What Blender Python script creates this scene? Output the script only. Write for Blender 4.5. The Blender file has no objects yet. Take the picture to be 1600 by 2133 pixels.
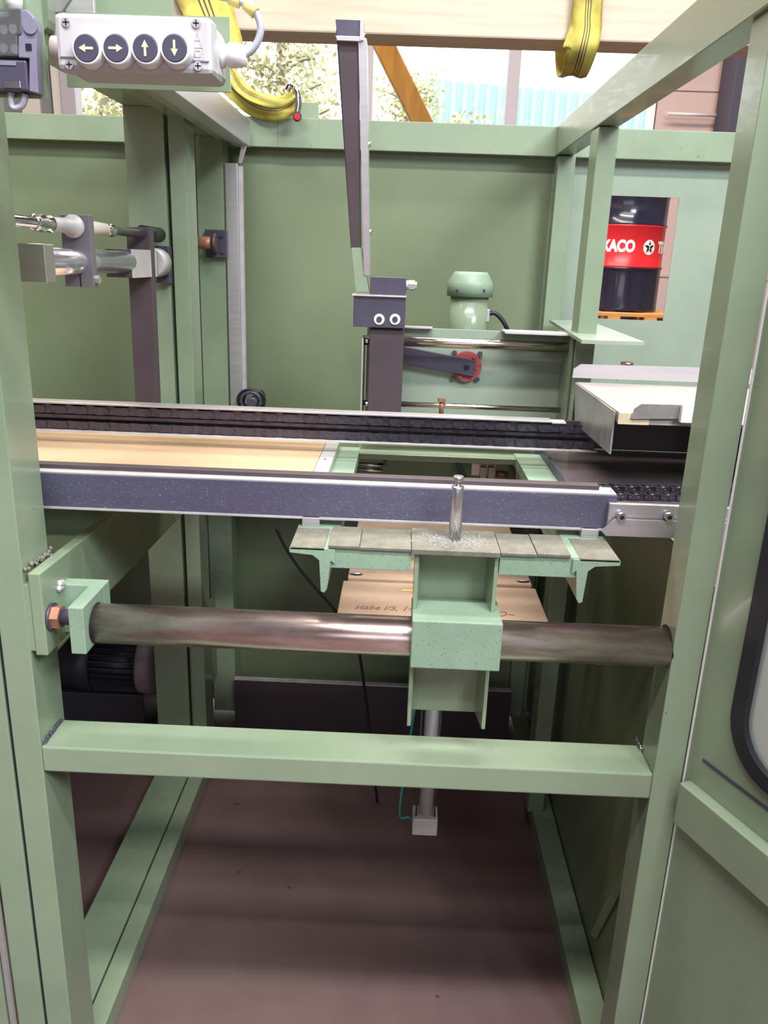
import bpy, bmesh, math, random
from mathutils import Vector, Matrix
random.seed(7)
R_ = math.radians
sc = bpy.context.scene
COL = sc.collection

# ---------------------------------------------------------------- camera
CAM_H = 1.58
F_PX = 1661.0
pit, yaw, rol = R_(17.45), R_(-0.88), R_(2.05)
B = Matrix(((1, 0, 0), (0, 0, -1), (0, 1, 0)))
Rz = Matrix(((math.cos(yaw), -math.sin(yaw), 0), (math.sin(yaw), math.cos(yaw), 0), (0, 0, 1)))
Rx = Matrix(((1, 0, 0), (0, math.cos(pit), -math.sin(pit)), (0, math.sin(pit), math.cos(pit))))
Rr = Matrix(((math.cos(rol), -math.sin(rol), 0), (math.sin(rol), math.cos(rol), 0), (0, 0, 1)))
RC = Rr @ Rx @ B @ Rz                       # world -> (right, down, forward)
cam_d = bpy.data.cameras.new('camera')
cam = bpy.data.objects.new('camera', cam_d)
COL.objects.link(cam)
M4 = Matrix.Identity(4)
for i in range(3):
    M4[i][0] = RC[0][i]; M4[i][1] = -RC[1][i]; M4[i][2] = -RC[2][i]
M4[2][3] = CAM_H
cam.matrix_world = M4
cam_d.sensor_fit = 'HORIZONTAL'; cam_d.sensor_width = 36.0; cam_d.lens = 36 * F_PX / 1600
cam_d.clip_start = 0.02; cam_d.clip_end = 200
sc.camera = cam

# ---------------------------------------------------------------- world, lights, exposure
w = bpy.data.worlds.new('world'); sc.world = w; w.use_nodes = True
bg = w.node_tree.nodes['Background']
bg.inputs[0].default_value = (0.93, 0.97, 1.0, 1); bg.inputs[1].default_value = 3.2
vs = sc.view_settings
vs.view_transform = 'Standard'; vs.look = 'None'; vs.gamma = 1; vs.use_curve_mapping = False
vs.exposure = 0.32
try:
    sc.cycles.use_denoising = True
    sc.cycles.max_bounces = 8
    sc.cycles.sample_clamp_indirect = 6
    sc.cycles.caustics_reflective = False; sc.cycles.caustics_refractive = False
except Exception:
    pass

def area(name, loc, target, sx, sy, power, col=(1, 1, 1)):
    l = bpy.data.lights.new(name, 'AREA'); l.shape = 'RECTANGLE'; l.size = sx; l.size_y = sy
    l.energy = power; l.color = col
    o = bpy.data.objects.new(name, l); COL.objects.link(o)
    o.location = loc
    d = Vector(target) - Vector(loc)
    if abs(d.z) > 2.5 * abs(d.y): o.rotation_euler = (math.atan2(d.y, -d.z), 0, 0)      # ceiling strip, long side along X
    else: o.rotation_euler = d.to_track_quat('-Z', 'Y').to_euler()
    return o
area('window_light_right', (2.6, -1.9, 4.2), (-0.1, 1.2, 1.1), 1.8, 1.0, 185, (0.87, 0.97, 1.0))
area('gate_light', (0.2, -4.8, 2.5), (0.2, 0, 2.3), 5.0, 1.5, 42, (0.92, 0.94, 1.0))
area('skylight_near', (0.5, -0.85, 5.35), (0, -0.85, 0), 4.4, 0.35, 300, (1.0, 0.98, 0.95))
area('skylight_mid', (-0.2, 1.5, 5.35), (0, 1.5, 0), 5.0, 0.3, 130, (1.0, 0.95, 0.88))
area('skylight_front', (0.8, -2.6, 5.35), (0, -2.6, 0), 4.0, 0.35, 90, (0.92, 0.97, 1.0))
area('skylight_far', (0.0, 4.4, 5.35), (0, 4.4, 0), 6.0, 1.4, 380, (1.0, 0.92, 0.80))

# ---------------------------------------------------------------- measuring helpers
def ray(x, y):
    v = Vector(((x - 800) / F_PX, (y - 1066.5) / F_PX, 1.0))
    return RC.transposed() @ v
def P(x, y, X=None, Y=None, Z=None):
    d = ray(x, y)
    t = X / d.x if X is not None else Y / d.y if Y is not None else (Z - CAM_H) / d.z
    return Vector((d.x * t, d.y * t, d.z * t + CAM_H))

# ---------------------------------------------------------------- materials
MATS = {}
def mat(name, col, rough=0.5, metal=0.0, spec=0.5, var=0.0, vscale=8, speck=None, bump=0.0, bscale=60, coat=0.0,
        stretch=(1, 1, 1), speck_scale=150, speck_th=0.72, col2=None):
    m = bpy.data.materials.new(name); m.use_nodes = True
    nt = m.node_tree; N = nt.nodes; L = nt.links
    b = N['Principled BSDF']
    b.inputs['Base Color'].default_value = (*col, 1)
    b.inputs['Roughness'].default_value = rough; b.inputs['Metallic'].default_value = metal
    b.inputs['Specular IOR Level'].default_value = spec
    b.inputs['Coat Weight'].default_value = coat
    tc = N.new('ShaderNodeTexCoord'); mp = N.new('ShaderNodeMapping'); mp.inputs['Scale'].default_value = stretch
    L.new(tc.outputs['Object'], mp.inputs[0])
    cur = None
    if var > 0:
        nz = N.new('ShaderNodeTexNoise'); nz.inputs['Scale'].default_value = vscale; nz.inputs['Detail'].default_value = 6
        nz.inputs['Roughness'].default_value = 0.65
        L.new(mp.outputs[0], nz.inputs[0])
        cr = N.new('ShaderNodeValToRGB')
        c2 = col2 or tuple(max(0, c * (1 - var)) for c in col)
        c1 = tuple(min(1, c * (1 + var * 0.6)) for c in col)
        cr.color_ramp.elements[0].position = 0.3; cr.color_ramp.elements[0].color = (*c2, 1)
        cr.color_ramp.elements[1].position = 0.7; cr.color_ramp.elements[1].color = (*c1, 1)
        L.new(nz.outputs[0], cr.inputs[0]); cur = cr.outputs[0]
        rr = N.new('ShaderNodeMapRange'); rr.inputs['To Min'].default_value = max(0.03, rough - 0.12)
        rr.inputs['To Max'].default_value = min(1, rough + 0.12)
        L.new(nz.outputs[0], rr.inputs['Value']); L.new(rr.outputs[0], b.inputs['Roughness'])
    if speck:
        n2 = N.new('ShaderNodeTexNoise'); n2.inputs['Scale'].default_value = speck_scale; n2.inputs['Detail'].default_value = 3
        L.new(mp.outputs[0], n2.inputs[0])
        c3 = N.new('ShaderNodeValToRGB'); c3.color_ramp.elements[0].position = speck_th; c3.color_ramp.elements[1].position = min(1, speck_th + 0.04)
        L.new(n2.outputs[0], c3.inputs[0])
        mx = N.new('ShaderNodeMix'); mx.data_type = 'RGBA'
        L.new(c3.outputs[0], mx.inputs[0])
        if cur: L.new(cur, mx.inputs[6])
        else: mx.inputs[6].default_value = (*col, 1)
        mx.inputs[7].default_value = (*speck, 1); cur = mx.outputs[2]
    if cur: L.new(cur, b.inputs['Base Color'])
    if bump > 0:
        n4 = N.new('ShaderNodeTexNoise'); n4.inputs['Scale'].default_value = bscale; n4.inputs['Detail'].default_value = 4
        L.new(mp.outputs[0], n4.inputs[0])
        bm_ = N.new('ShaderNodeBump'); bm_.inputs['Strength'].default_value = bump; bm_.inputs['Distance'].default_value = 0.002
        L.new(n4.outputs[0], bm_.inputs['Height']); L.new(bm_.outputs[0], b.inputs['Normal'])
    MATS[name] = m
    return m

GREEN = mat('green_paint', (0.235, 0.298, 0.205), 0.26, coat=0.15, var=0.10, vscale=5, speck=(0.10, 0.13, 0.09), speck_scale=42, speck_th=0.74)
GREEN_DUSTY = mat('green_paint_chipped', (0.245, 0.345, 0.255), 0.42, var=0.12, vscale=14, speck=(0.15, 0.19, 0.14), speck_scale=330, speck_th=0.64)
PANEL = mat('green_sheet_panel', (0.165, 0.205, 0.122), 0.38, var=0.10, vscale=2.5, speck=(0.1, 0.12, 0.08), speck_scale=30, speck_th=0.77)
PANEL_PALE = mat('pale_green_sheet', (0.28, 0.34, 0.275), 0.42, var=0.12, vscale=3, speck=(0.12, 0.14, 0.12), speck_scale=30, speck_th=0.76)
STEEL_DARK = mat('blackened_steel', (0.085, 0.075, 0.115), 0.42, metal=0.35, var=0.2, vscale=10)
RAIL_DARK = mat('rail_blackened', (0.125, 0.115, 0.185), 0.36, metal=0.35, var=0.12, vscale=6, stretch=(0.4, 1, 4), speck=(0.55, 0.55, 0.65), speck_scale=420, speck_th=0.66)
UPRIGHT = mat('brown_black_steel', (0.085, 0.062, 0.075), 0.45, metal=0.2, var=0.15, vscale=8)
BLACK = mat('black_rubber', (0.012, 0.011, 0.018), 0.4)
MIDSTEEL = mat('grey_violet_steel', (0.22, 0.195, 0.235), 0.4, metal=0.4, var=0.15, vscale=10)
GAP = mat('black_gap', (0.008, 0.008, 0.01), 0.8)
ALU = mat('brushed_aluminium', (0.62, 0.58, 0.62), 0.35, metal=0.75, var=0.08, vscale=12, stretch=(0.3, 0.3, 6))
ALU_DUSTY = mat('dusty_aluminium_edge', (0.55, 0.52, 0.54), 0.5, metal=0.3, var=0.15, vscale=20)
CHROME = mat('polished_steel', (0.72, 0.72, 0.76), 0.14, metal=1.0, var=0.06, vscale=20)
SHAFT = mat('bright_shaft_steel', (0.74, 0.76, 0.86), 0.2, metal=0.9, var=0.06, vscale=20)
PIPE = mat('browned_steel_pipe', (0.74, 0.62, 0.60), 0.27, metal=0.95, var=0.35, vscale=5, stretch=(1.2, 5, 5), col2=(0.50, 0.34, 0.32))
ROD = mat('warm_steel_rod', (0.66, 0.60, 0.54), 0.18, metal=1.0)
PINM = mat('turned_steel_pin', (0.62, 0.60, 0.64), 0.28, metal=0.95, var=0.1, vscale=80)
CHIP = mat('metal_swarf', (0.55, 0.53, 0.55), 0.4, metal=0.4)
RUST = mat('rusty_steel', (0.42, 0.20, 0.13), 0.5, metal=0.4, var=0.4, vscale=60)
WOOD = mat('birch_plywood', (0.58, 0.395, 0.25), 0.55, var=0.14, vscale=4, stretch=(1, 3, 3), speck=(0.25, 0.13, 0.06), speck_scale=60, speck_th=0.73)
PLY = mat('plywood_panel', (0.50, 0.345, 0.25), 0.6, var=0.22, vscale=5, stretch=(1, 2, 1), speck=(0.18, 0.09, 0.05), speck_scale=45, speck_th=0.74)
BEAMW = mat('spruce_beam', (0.60, 0.475, 0.375), 0.65, var=0.2, vscale=3, stretch=(1, 6, 14), speck=(0.5, 0.33, 0.22), speck_scale=14, speck_th=0.74)
PLANK = mat('worn_plank', (0.35, 0.315, 0.30), 0.6, var=0.25, vscale=7, stretch=(1, 10, 1))
ENDGRAIN = mat('end_grain', (0.62, 0.50, 0.36), 0.7, var=0.25, vscale=25)
ORANGEW = mat('orange_timber', (0.62, 0.30, 0.06), 0.45, var=0.35, vscale=5, stretch=(5, 5, 0.6))
YELLOW = mat('yellow_webbing', (0.50, 0.43, 0.09), 0.75, var=0.45, vscale=10, bump=0.3, bscale=200)
PLASTIC = mat('pale_grey_plastic', (0.50, 0.465, 0.50), 0.38, var=0.03, vscale=5)
WHITEP = mat('white_plastic', (0.82, 0.80, 0.82), 0.3)
BTN = mat('dark_button', (0.065, 0.055, 0.095), 0.35)
ARROW = mat('cream_arrow', (0.78, 0.72, 0.45), 0.5)
GREYPL = mat('violet_grey_plastic', (0.22, 0.20, 0.29), 0.35, var=0.1, vscale=20)
CABLE = mat('grey_cable', (0.42, 0.42, 0.50), 0.4)
LABELY = mat('yellow_cable_tag', (0.80, 0.66, 0.22), 0.5)
CHAIN = mat('oiled_chain', (0.09, 0.08, 0.11), 0.3, metal=0.7, var=0.3, vscale=60)
TRAY = mat('dark_oiled_plate', (0.30, 0.24, 0.245), 0.24, metal=0.7, var=0.25, vscale=4)
DUSTY = mat('dusty_green_steel', (0.185, 0.178, 0.145), 0.6, metal=0.2, var=0.3, vscale=40, speck=(0.5, 0.48, 0.45), speck_scale=400, speck_th=0.66)
GALV = mat('galvanised_sheet', (0.52, 0.49, 0.50), 0.36, metal=0.75, var=0.28, vscale=16)
REDP = mat('red_flange_paint', (0.36, 0.07, 0.07), 0.5, var=0.2, vscale=30)
DRUMB = mat('drum_black', (0.018, 0.016, 0.035), 0.16, coat=0.3)
DRUMR = mat('drum_red', (0.72, 0.025, 0.035), 0.25)
WHITE = mat('white_lettering', (0.9, 0.88, 0.85), 0.5)
PALLET = mat('orange_pallet', (0.62, 0.28, 0.09), 0.6, var=0.2, vscale=8)
PINK = mat('pink_wall_panel', (0.56, 0.40, 0.38), 0.6, var=0.04, vscale=2)
CREAM = mat('cream_frame', (0.62, 0.56, 0.52), 0.5)
MULL = mat('grey_mullion', (0.42, 0.37, 0.42), 0.5)
HALLW = mat('hall_wall', (0.20, 0.19, 0.19), 0.7, var=0.05, vscale=1)
FLOORM = mat('red_brown_floor', (0.135, 0.082, 0.08), 0.55, var=0.22, vscale=3.5, speck=(0.05, 0.035, 0.035), speck_scale=26, speck_th=0.74, bump=0.1)
BLUE = mat('blue_cladding', (0.36, 0.52, 0.60), 0.6)
GRASS = mat('grass', (0.20, 0.28, 0.10), 0.9, var=0.3, vscale=1)
LEAF = mat('spring_leaf', (0.55, 0.52, 0.30), 0.8, var=0.3, vscale=2)
BARK = mat('bark', (0.30, 0.25, 0.20), 0.9, var=0.3, vscale=10)
DARKP = mat('dark_post_paint', (0.06, 0.05, 0.08), 0.6)
WHITEPIPE = mat('white_painted_pipe', (0.68, 0.62, 0.62), 0.5)
MOTORD = mat('motor_dark', (0.05, 0.045, 0.06), 0.45, metal=0.2)
MOTORC = mat('motor_cover_grey', (0.34, 0.26, 0.29), 0.4)
TEAL = mat('teal_fitting', (0.01, 0.22, 0.20), 0.4)
PENCIL = mat('pencil_marking', (0.22, 0.10, 0.07), 0.8)
CLEARP = bpy.data.materials.new('clear_plastic'); CLEARP.use_nodes = True
_b = CLEARP.node_tree.nodes['Principled BSDF']; _b.inputs['Base Color'].default_value = (0.85, 0.85, 0.9, 1)
_b.inputs['Roughness'].default_value = 0.08; _b.inputs['Transmission Weight'].default_value = 0.9; _b.inputs['IOR'].default_value = 1.3
GLASS = bpy.data.materials.new('pale_green_glass'); GLASS.use_nodes = True
_b = GLASS.node_tree.nodes['Principled BSDF']; _b.inputs['Base Color'].default_value = (0.80, 0.97, 0.92, 1)
_b.inputs['Roughness'].default_value = 0.55; _b.inputs['Transmission Weight'].default_value = 0.75; _b.inputs['IOR'].default_value = 1.2

# striped webbing: dark lines along the strap, across Generated X
def strap_mat():
    m = bpy.data.materials.new('yellow_strap_lined'); m.use_nodes = True
    N = m.node_tree.nodes; L = m.node_tree.links; b = N['Principled BSDF']; b.inputs['Roughness'].default_value = 0.75
    uv = N.new('ShaderNodeUVMap'); sx = N.new('ShaderNodeSeparateXYZ'); L.new(uv.outputs[0], sx.inputs[0])
    cr = N.new('ShaderNodeValToRGB'); e = cr.color_ramp.elements
    Yc, Dc = (0.52, 0.45, 0.09, 1), (0.07, 0.055, 0.06, 1)
    cr.color_ramp.interpolation = 'CONSTANT'
    e[0].position = 0; e[0].color = Yc
    e[1].position = 0.40; e[1].color = Dc
    for p, c in ((0.435, Yc), (0.49, Dc), (0.525, Yc), (0.58, Dc), (0.615, Yc), (0.93, (0.42, 0.34, 0.06, 1))):
        q = e.new(p); q.color = c
    L.new(sx.outputs[0], cr.inputs[0])
    nz = N.new('ShaderNodeTexNoise'); nz.inputs['Scale'].default_value = 14; nz.inputs['Detail'].default_value = 5
    tc = N.new('ShaderNodeTexCoord'); L.new(tc.outputs['Object'], nz.inputs[0])
    c2 = N.new('ShaderNodeValToRGB'); c2.color_ramp.elements[0].position = 0.35; c2.color_ramp.elements[0].color = (0.45, 0.35, 0.38, 1)
    c2.color_ramp.elements[1].position = 0.55; c2.color_ramp.elements[1].color = (1, 1, 1, 1)
    L.new(nz.outputs[0], c2.inputs[0])
    mx = N.new('ShaderNodeMix'); mx.data_type = 'RGBA'; mx.blend_type = 'MULTIPLY'; mx.inputs[0].default_value = 0.7
    L.new(cr.outputs[0], mx.inputs[6]); L.new(c2.outputs[0], mx.inputs[7]); L.new(mx.outputs[2], b.inputs['Base Color'])
    return m
STRAP = strap_mat()

# ---------------------------------------------------------------- mesh builder
class MB:
    def __init__(s): s.bm = bmesh.new(); s.uv = None
    def hexa(s, pts, bevel=0.0):
        """8 points: bottom 4 (ccw) then top 4"""
        v = [s.bm.verts.new(p) for p in pts]
        fs = [(3, 2, 1, 0), (4, 5, 6, 7), (0, 1, 5, 4), (1, 2, 6, 5), (2, 3, 7, 6), (3, 0, 4, 7)]
        f = [s.bm.faces.new([v[i] for i in q]) for q in fs]
        bmesh.ops.recalc_face_normals(s.bm, faces=f)
        if bevel > 0:
            ed = list({e for q in f for e in q.edges})
            bmesh.ops.bevel(s.bm, geom=ed, offset=bevel, segments=2, profile=0.5, affect='EDGES')
        return s
    def box(s, x0, x1, y0, y1, z0, z1, bevel=0.0):
        x0, x1 = min(x0, x1), max(x0, x1); y0, y1 = min(y0, y1), max(y0, y1); z0, z1 = min(z0, z1), max(z0, z1)
        return s.hexa([(x0, y0, z0), (x1, y0, z0), (x1, y1, z0), (x0, y1, z0), (x0, y0, z1), (x1, y0, z1), (x1, y1, z1), (x0, y1, z1)], bevel)
    def prism(s, pts, vec, bevel=0.0):
        """polygon (list of 3d points) extruded along vec"""
        vec = Vector(vec)
        a = [s.bm.verts.new(p) for p in pts]; b = [s.bm.verts.new(Vector(p) + vec) for p in pts]
        n = len(pts)
        f = [s.bm.faces.new(a), s.bm.faces.new(b[::-1])]
        for i in range(n): f.append(s.bm.faces.new((a[i], b[i], b[(i + 1) % n], a[(i + 1) % n])))
        bmesh.ops.recalc_face_normals(s.bm, faces=f)
        if bevel > 0:
            ed = list({e for q in f for e in q.edges})
            bmesh.ops.bevel(s.bm, geom=ed, offset=bevel, segments=2, profile=0.5, affect='EDGES')
        return s
    def cyl(s, p0, p1, r, r1=None, n=24, cap=True, smooth=True):
        p0, p1 = Vector(p0), Vector(p1); r1 = r if r1 is None else r1
        d = (p1 - p0).normalized(); u = d.orthogonal().normalized(); v = d.cross(u)
        A, Bv = [], []
        for i in range(n):
            t = 2 * math.pi * i / n; o = u * math.cos(t) + v * math.sin(t)
            A.append(s.bm.verts.new(p0 + o * r)); Bv.append(s.bm.verts.new(p1 + o * r1))
        f = []
        for i in range(n):
            q = s.bm.faces.new((A[i], A[(i + 1) % n], Bv[(i + 1) % n], Bv[i])); q.smooth = smooth; f.append(q)
        if cap:
            f.append(s.bm.faces.new(A[::-1])); f.append(s.bm.faces.new(Bv))
        return s
    def lathe(s, base, axis, prof, n=32):
        """prof: list of (r, h) along axis from base"""
        base = Vector(base); d = Vector(axis).normalized(); u = d.orthogonal().normalized(); v = d.cross(u)
        rings = []
        for r, h in prof:
            rings.append([s.bm.verts.new(base + d * h + (u * math.cos(2 * math.pi * i / n) + v * math.sin(2 * math.pi * i / n)) * max(r, 1e-5)) for i in range(n)])
        for k in range(len(rings) - 1):
            for i in range(n):
                q = s.bm.faces.new((rings[k][i], rings[k][(i + 1) % n], rings[k + 1][(i + 1) % n], rings[k + 1][i])); q.smooth = True
        s.bm.faces.new(rings[0][::-1]); s.bm.faces.new(rings[-1])
        return s
    def tube(s, pts, r, n=10, sub=6):
        pts = smooth_path([Vector(p) for p in pts], sub)
        prev = None; up = None
        for i, p in enumerate(pts):
            d = (pts[min(i + 1, len(pts) - 1)] - pts[max(i - 1, 0)]).normalized()
            if up is None: up = d.orthogonal().normalized()
            up = (up - d * up.dot(d)).normalized(); v = d.cross(up)
            ring = [s.bm.verts.new(p + (up * math.cos(2 * math.pi * k / n) + v * math.sin(2 * math.pi * k / n)) * r) for k in range(n)]
            if prev:
                for k in range(n):
                    q = s.bm.faces.new((prev[k], prev[(k + 1) % n], ring[(k + 1) % n], ring[k])); q.smooth = True
            else: s.bm.faces.new(ring[::-1])
            prev = ring
        s.bm.faces.new(prev)
        return s
    def ribbon(s, secs, th=0.004):
        """secs: list of (left, right) 3d points along a strap; UV x across"""
        uvl = s.bm.loops.layers.uv.verify()
        Ls = smooth_path([Vector(a) for a, b in secs], 5); Rs = smooth_path([Vector(b) for a, b in secs], 5)
        n = len(Ls); rows = []
        NW = 6
        for i in range(n):
            t = (Ls[min(i + 1, n - 1)] - Ls[max(i - 1, 0)] + Rs[min(i + 1, n - 1)] - Rs[max(i - 1, 0)])
            nn = t.cross(Rs[i] - Ls[i]); nn = nn.normalized() if nn.length > 1e-9 else Vector((0, -1, 0))
            row = []
            for k in range(NW + 1):
                u = k / NW; p = Ls[i].lerp(Rs[i], u) + nn * 0.004 * math.sin(u * 9 + i * 0.3)
                row.append((s.bm.verts.new(p + nn * th / 2), s.bm.verts.new(p - nn * th / 2), u))
            rows.append(row)
        def face(vs, us):
            try: f = s.bm.faces.new(vs)
            except ValueError: return
            f.smooth = True
            for lp, u in zip(f.loops, us): lp[uvl].uv = (u, 0)
        for i in range(n - 1):
            for k in range(NW):
                a, b, c, d = rows[i][k], rows[i][k + 1], rows[i + 1][k + 1], rows[i + 1][k]
                face((a[0], b[0], c[0], d[0]), (a[2], b[2], c[2], d[2]))
                face((d[1], c[1], b[1], a[1]), (d[2], c[2], b[2], a[2]))
            for k in (0, NW):
                a, d = rows[i][k], rows[i + 1][k]
                face((a[0], d[0], d[1], a[1]), (a[2],) * 4)
        for i in (0, n - 1):
            for k in range(NW):
                a, b = rows[i][k], rows[i][k + 1]
                face((a[0], a[1], b[1], b[0]), (a[2], a[2], b[2], b[2]))
        bmesh.ops.recalc_face_normals(s.bm, faces=s.bm.faces[:])
        return s
    def ball(s, c, r, seg=16, rings=10):
        bmesh.ops.create_uvsphere(s.bm, u_segments=seg, v_segments=rings, radius=r, matrix=Matrix.Translation(c))
        return s
    def hexnut(s, c, axis, r, h):
        return s.cyl(c, Vector(c) + Vector(axis).normalized() * h, r, n=6, smooth=False)
    def build(s, name, m, parent=None):
        vs_ = s.bm.verts
        lo = Vector([min(v.co[i] for v in vs_) for i in range(3)]); hi = Vector([max(v.co[i] for v in vs_) for i in range(3)])
        org = Vector(((lo.x + hi.x) / 2, (lo.y + hi.y) / 2, lo.z))
        for v in vs_: v.co -= org
        me = bpy.data.meshes.new(name); s.bm.to_mesh(me); s.bm.free()
        me.materials.append(m)
        o = bpy.data.objects.new(name, me); COL.objects.link(o)
        o.location = org - worldloc(parent)
        if parent: o.parent = parent
        return o

def worldloc(o):
    v = Vector((0, 0, 0))
    while o is not None: v += o.location; o = o.parent
    return v
def smooth_path(pts, sub):
    if len(pts) < 3 or sub <= 1: return pts
    out = []
    for i in range(len(pts) - 1):
        p0 = pts[max(i - 1, 0)]; p1 = pts[i]; p2 = pts[i + 1]; p3 = pts[min(i + 2, len(pts) - 1)]
        for k in range(sub):
            t = k / sub
            out.append(0.5 * ((2 * p1) + (p2 - p0) * t + (2 * p0 - 5 * p1 + 4 * p2 - p3) * t * t + (3 * p1 - p0 - 3 * p2 + p3) * t ** 3))
    out.append(pts[-1]); return out
def tag(o, label=None, cat=None, group=None, kind=None):
    if label: o['label'] = label
    if cat: o['category'] = cat
    if group: o['group'] = group
    if kind: o['kind'] = kind
    return o
def thing(name, loc, label, cat, group=None):
    o = bpy.data.objects.new(name, None); COL.objects.link(o); o.location = loc
    o.empty_display_size = 0.05
    return tag(o, label, cat, group)
def struct(name, mb, m, parent=None):
    o = mb.build(name, m, parent)
    if parent is None: o['kind'] = 'structure'
    return o
def bx(name, m, parent, x0, x1, y0, y1, z0, z1, bevel=0.0015):
    return MB().box(x0, x1, y0, y1, z0, z1, bevel).build(name, m, parent)

# ================================================================= SETTING: the hall
BY = 8.0                                     # window wall of the hall
struct('floor', MB().box(-6, 6, -5, BY, -0.1, 0), FLOORM)
struct('ceiling', MB().box(-6, 6, -5, BY, 5.5, 5.6), HALLW)
struct('wall_left', MB().box(-6.1, -6, -5, BY, 0, 5.5), HALLW)
struct('wall_right', MB().box(6, 6.1, -5, BY, 0, 5.5), HALLW)
struct('wall_front', MB().box(-6, 6, -5.1, -5, 0, 5.5), HALLW)
xr = P(1366, 240, Y=BY).x
sill = 1.2; head = 4.6
wb = MB().box(-6, xr, BY, BY + 0.15, 0, sill).box(-6, xr, BY, BY + 0.15, head, 5.5).box(-6, -3.3, BY, BY + 0.15, sill, head)
struct('wall_back', wb, HALLW)
pk = MB().box(xr, 6, BY - 0.02, BY + 0.13, 0, 5.5)
for z in (1.53, 3.12, 3.95):
    pk.box(xr, 6, BY - 0.035, BY - 0.02, z, z + 0.03)
struct('wall_back_cladding', pk, PINK)
wf = thing('window_1', (0, BY, sill), 'long window band in the far hall wall', 'window')
del wf['label']; del wf['category']; wf['kind'] = 'structure'
def vbar(pxa, pxb, y, d, m, z0=sill, z1=head, name='mullion'):
    a = P(pxa, y, Y=BY - d).x; b = P(pxb, y, Y=BY - d).x
    return bx(name, m, wf, a, b, BY - d, BY + 0.1, z0, z1, 0.004)
vbar(1056, 1081, 190, 0.06, MULL)
vbar(764, 776, 180, 0.03, MULL)
vbar(128, 158, 215, 0.06, MULL)
vbar(110, 129, 215, 0.03, CREAM)
vbar(44, 82, 215, 0.03, CREAM)
bx('mullion', WHITEP, wf, xr - 0.06, xr - 0.01, BY - 0.01, BY + 0.1, sill, head, 0.004)
bx('window_sill', CREAM, wf, -3.3, xr, BY - 0.08, BY + 0.12, sill - 0.04, sill)
bx('window_head', CREAM, wf, -3.3, xr, BY - 0.02, BY + 0.12, head, head + 0.06)

# drain pipe and dark pillar on the pink wall
pp = thing('wall_pipe', (P(1518, 200, Y=BY - 0.12).x, BY - 0.12, 0), 'pale vertical pipe with a thin side branch on the pink wall', 'pipe')
c = P(1513, 200, Y=BY - 0.12)
MB().cyl((c.x, BY - 0.12, 0), (c.x, BY - 0.12, 5.4), 0.055).build('pipe_body', WHITEPIPE, pp)
zc = P(1395, 237, Y=BY - 0.12).z
MB().cyl((P(1390, 237, Y=BY - 0.12).x, BY - 0.12, zc), (c.x - 0.05, BY - 0.12, zc), 0.014).build('branch_pipe', WHITEPIPE, pp)
MB().cyl((c.x - 0.05, BY - 0.12, zc - 0.01), (c.x + 0.12, BY - 0.12, zc - 0.01), 0.03).build('pipe_clip', WHITEPIPE, pp)
a = P(1530, 200, Y=BY - 0.5).x
tag(bx('hall_pillar', DARKP, None, a, a + 0.35, BY - 0.45, BY - 0.1, 0, 5.5, 0.005), 'dark steel hall pillar against the pink wall, right of the pipe', 'pillar')

# ================================================================= OUTSIDE
struct('floor_outside', MB().box(-30, 40, BY + 0.2, 60, -0.3, -0.15), GRASS)
hall = thing('factory_hall', (4, 20, -0.15), 'blue corrugated factory hall seen through the far window', 'building')
m_ = MB()
tl = P(905, 163, Y=20); tr = P(1420, 211, Y=20)
x = 0.1; zt = tl.z
pts = []
while x < 12:
    pts += [(x, 20), (x + 0.09, 20), (x + 0.13, 20.07), (x + 0.22, 20.07)]
    x += 0.26
slope = (tr.z - tl.z) / (tr.x - tl.x)
vA = [m_.bm.verts.new((p[0], p[1], -0.15)) for p in pts]
vB = [m_.bm.verts.new((p[0], p[1], tl.z + slope * (p[0] - tl.x))) for p in pts]
for i in range(len(pts) - 1): m_.bm.faces.new((vA[i], vA[i + 1], vB[i + 1], vB[i]))
m_.build('corrugated_wall', BLUE, hall)
x0, x1 = pts[0][0], pts[-1][0]
MB().hexa([(x0, 20.1, -0.15), (x1, 20.1, -0.15), (x1, 32, -0.15), (x0, 32, -0.15),
           (x0, 20.1, tl.z + slope * (x0 - tl.x) - 0.05), (x1, 20.1, tl.z + slope * (x1 - tl.x) - 0.05),
           (x1, 32, tl.z + slope * (x1 - tl.x) - 0.05), (x0, 32, tl.z + slope * (x0 - tl.x) - 0.05)]).build('hall_body', BLUE, hall)

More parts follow.
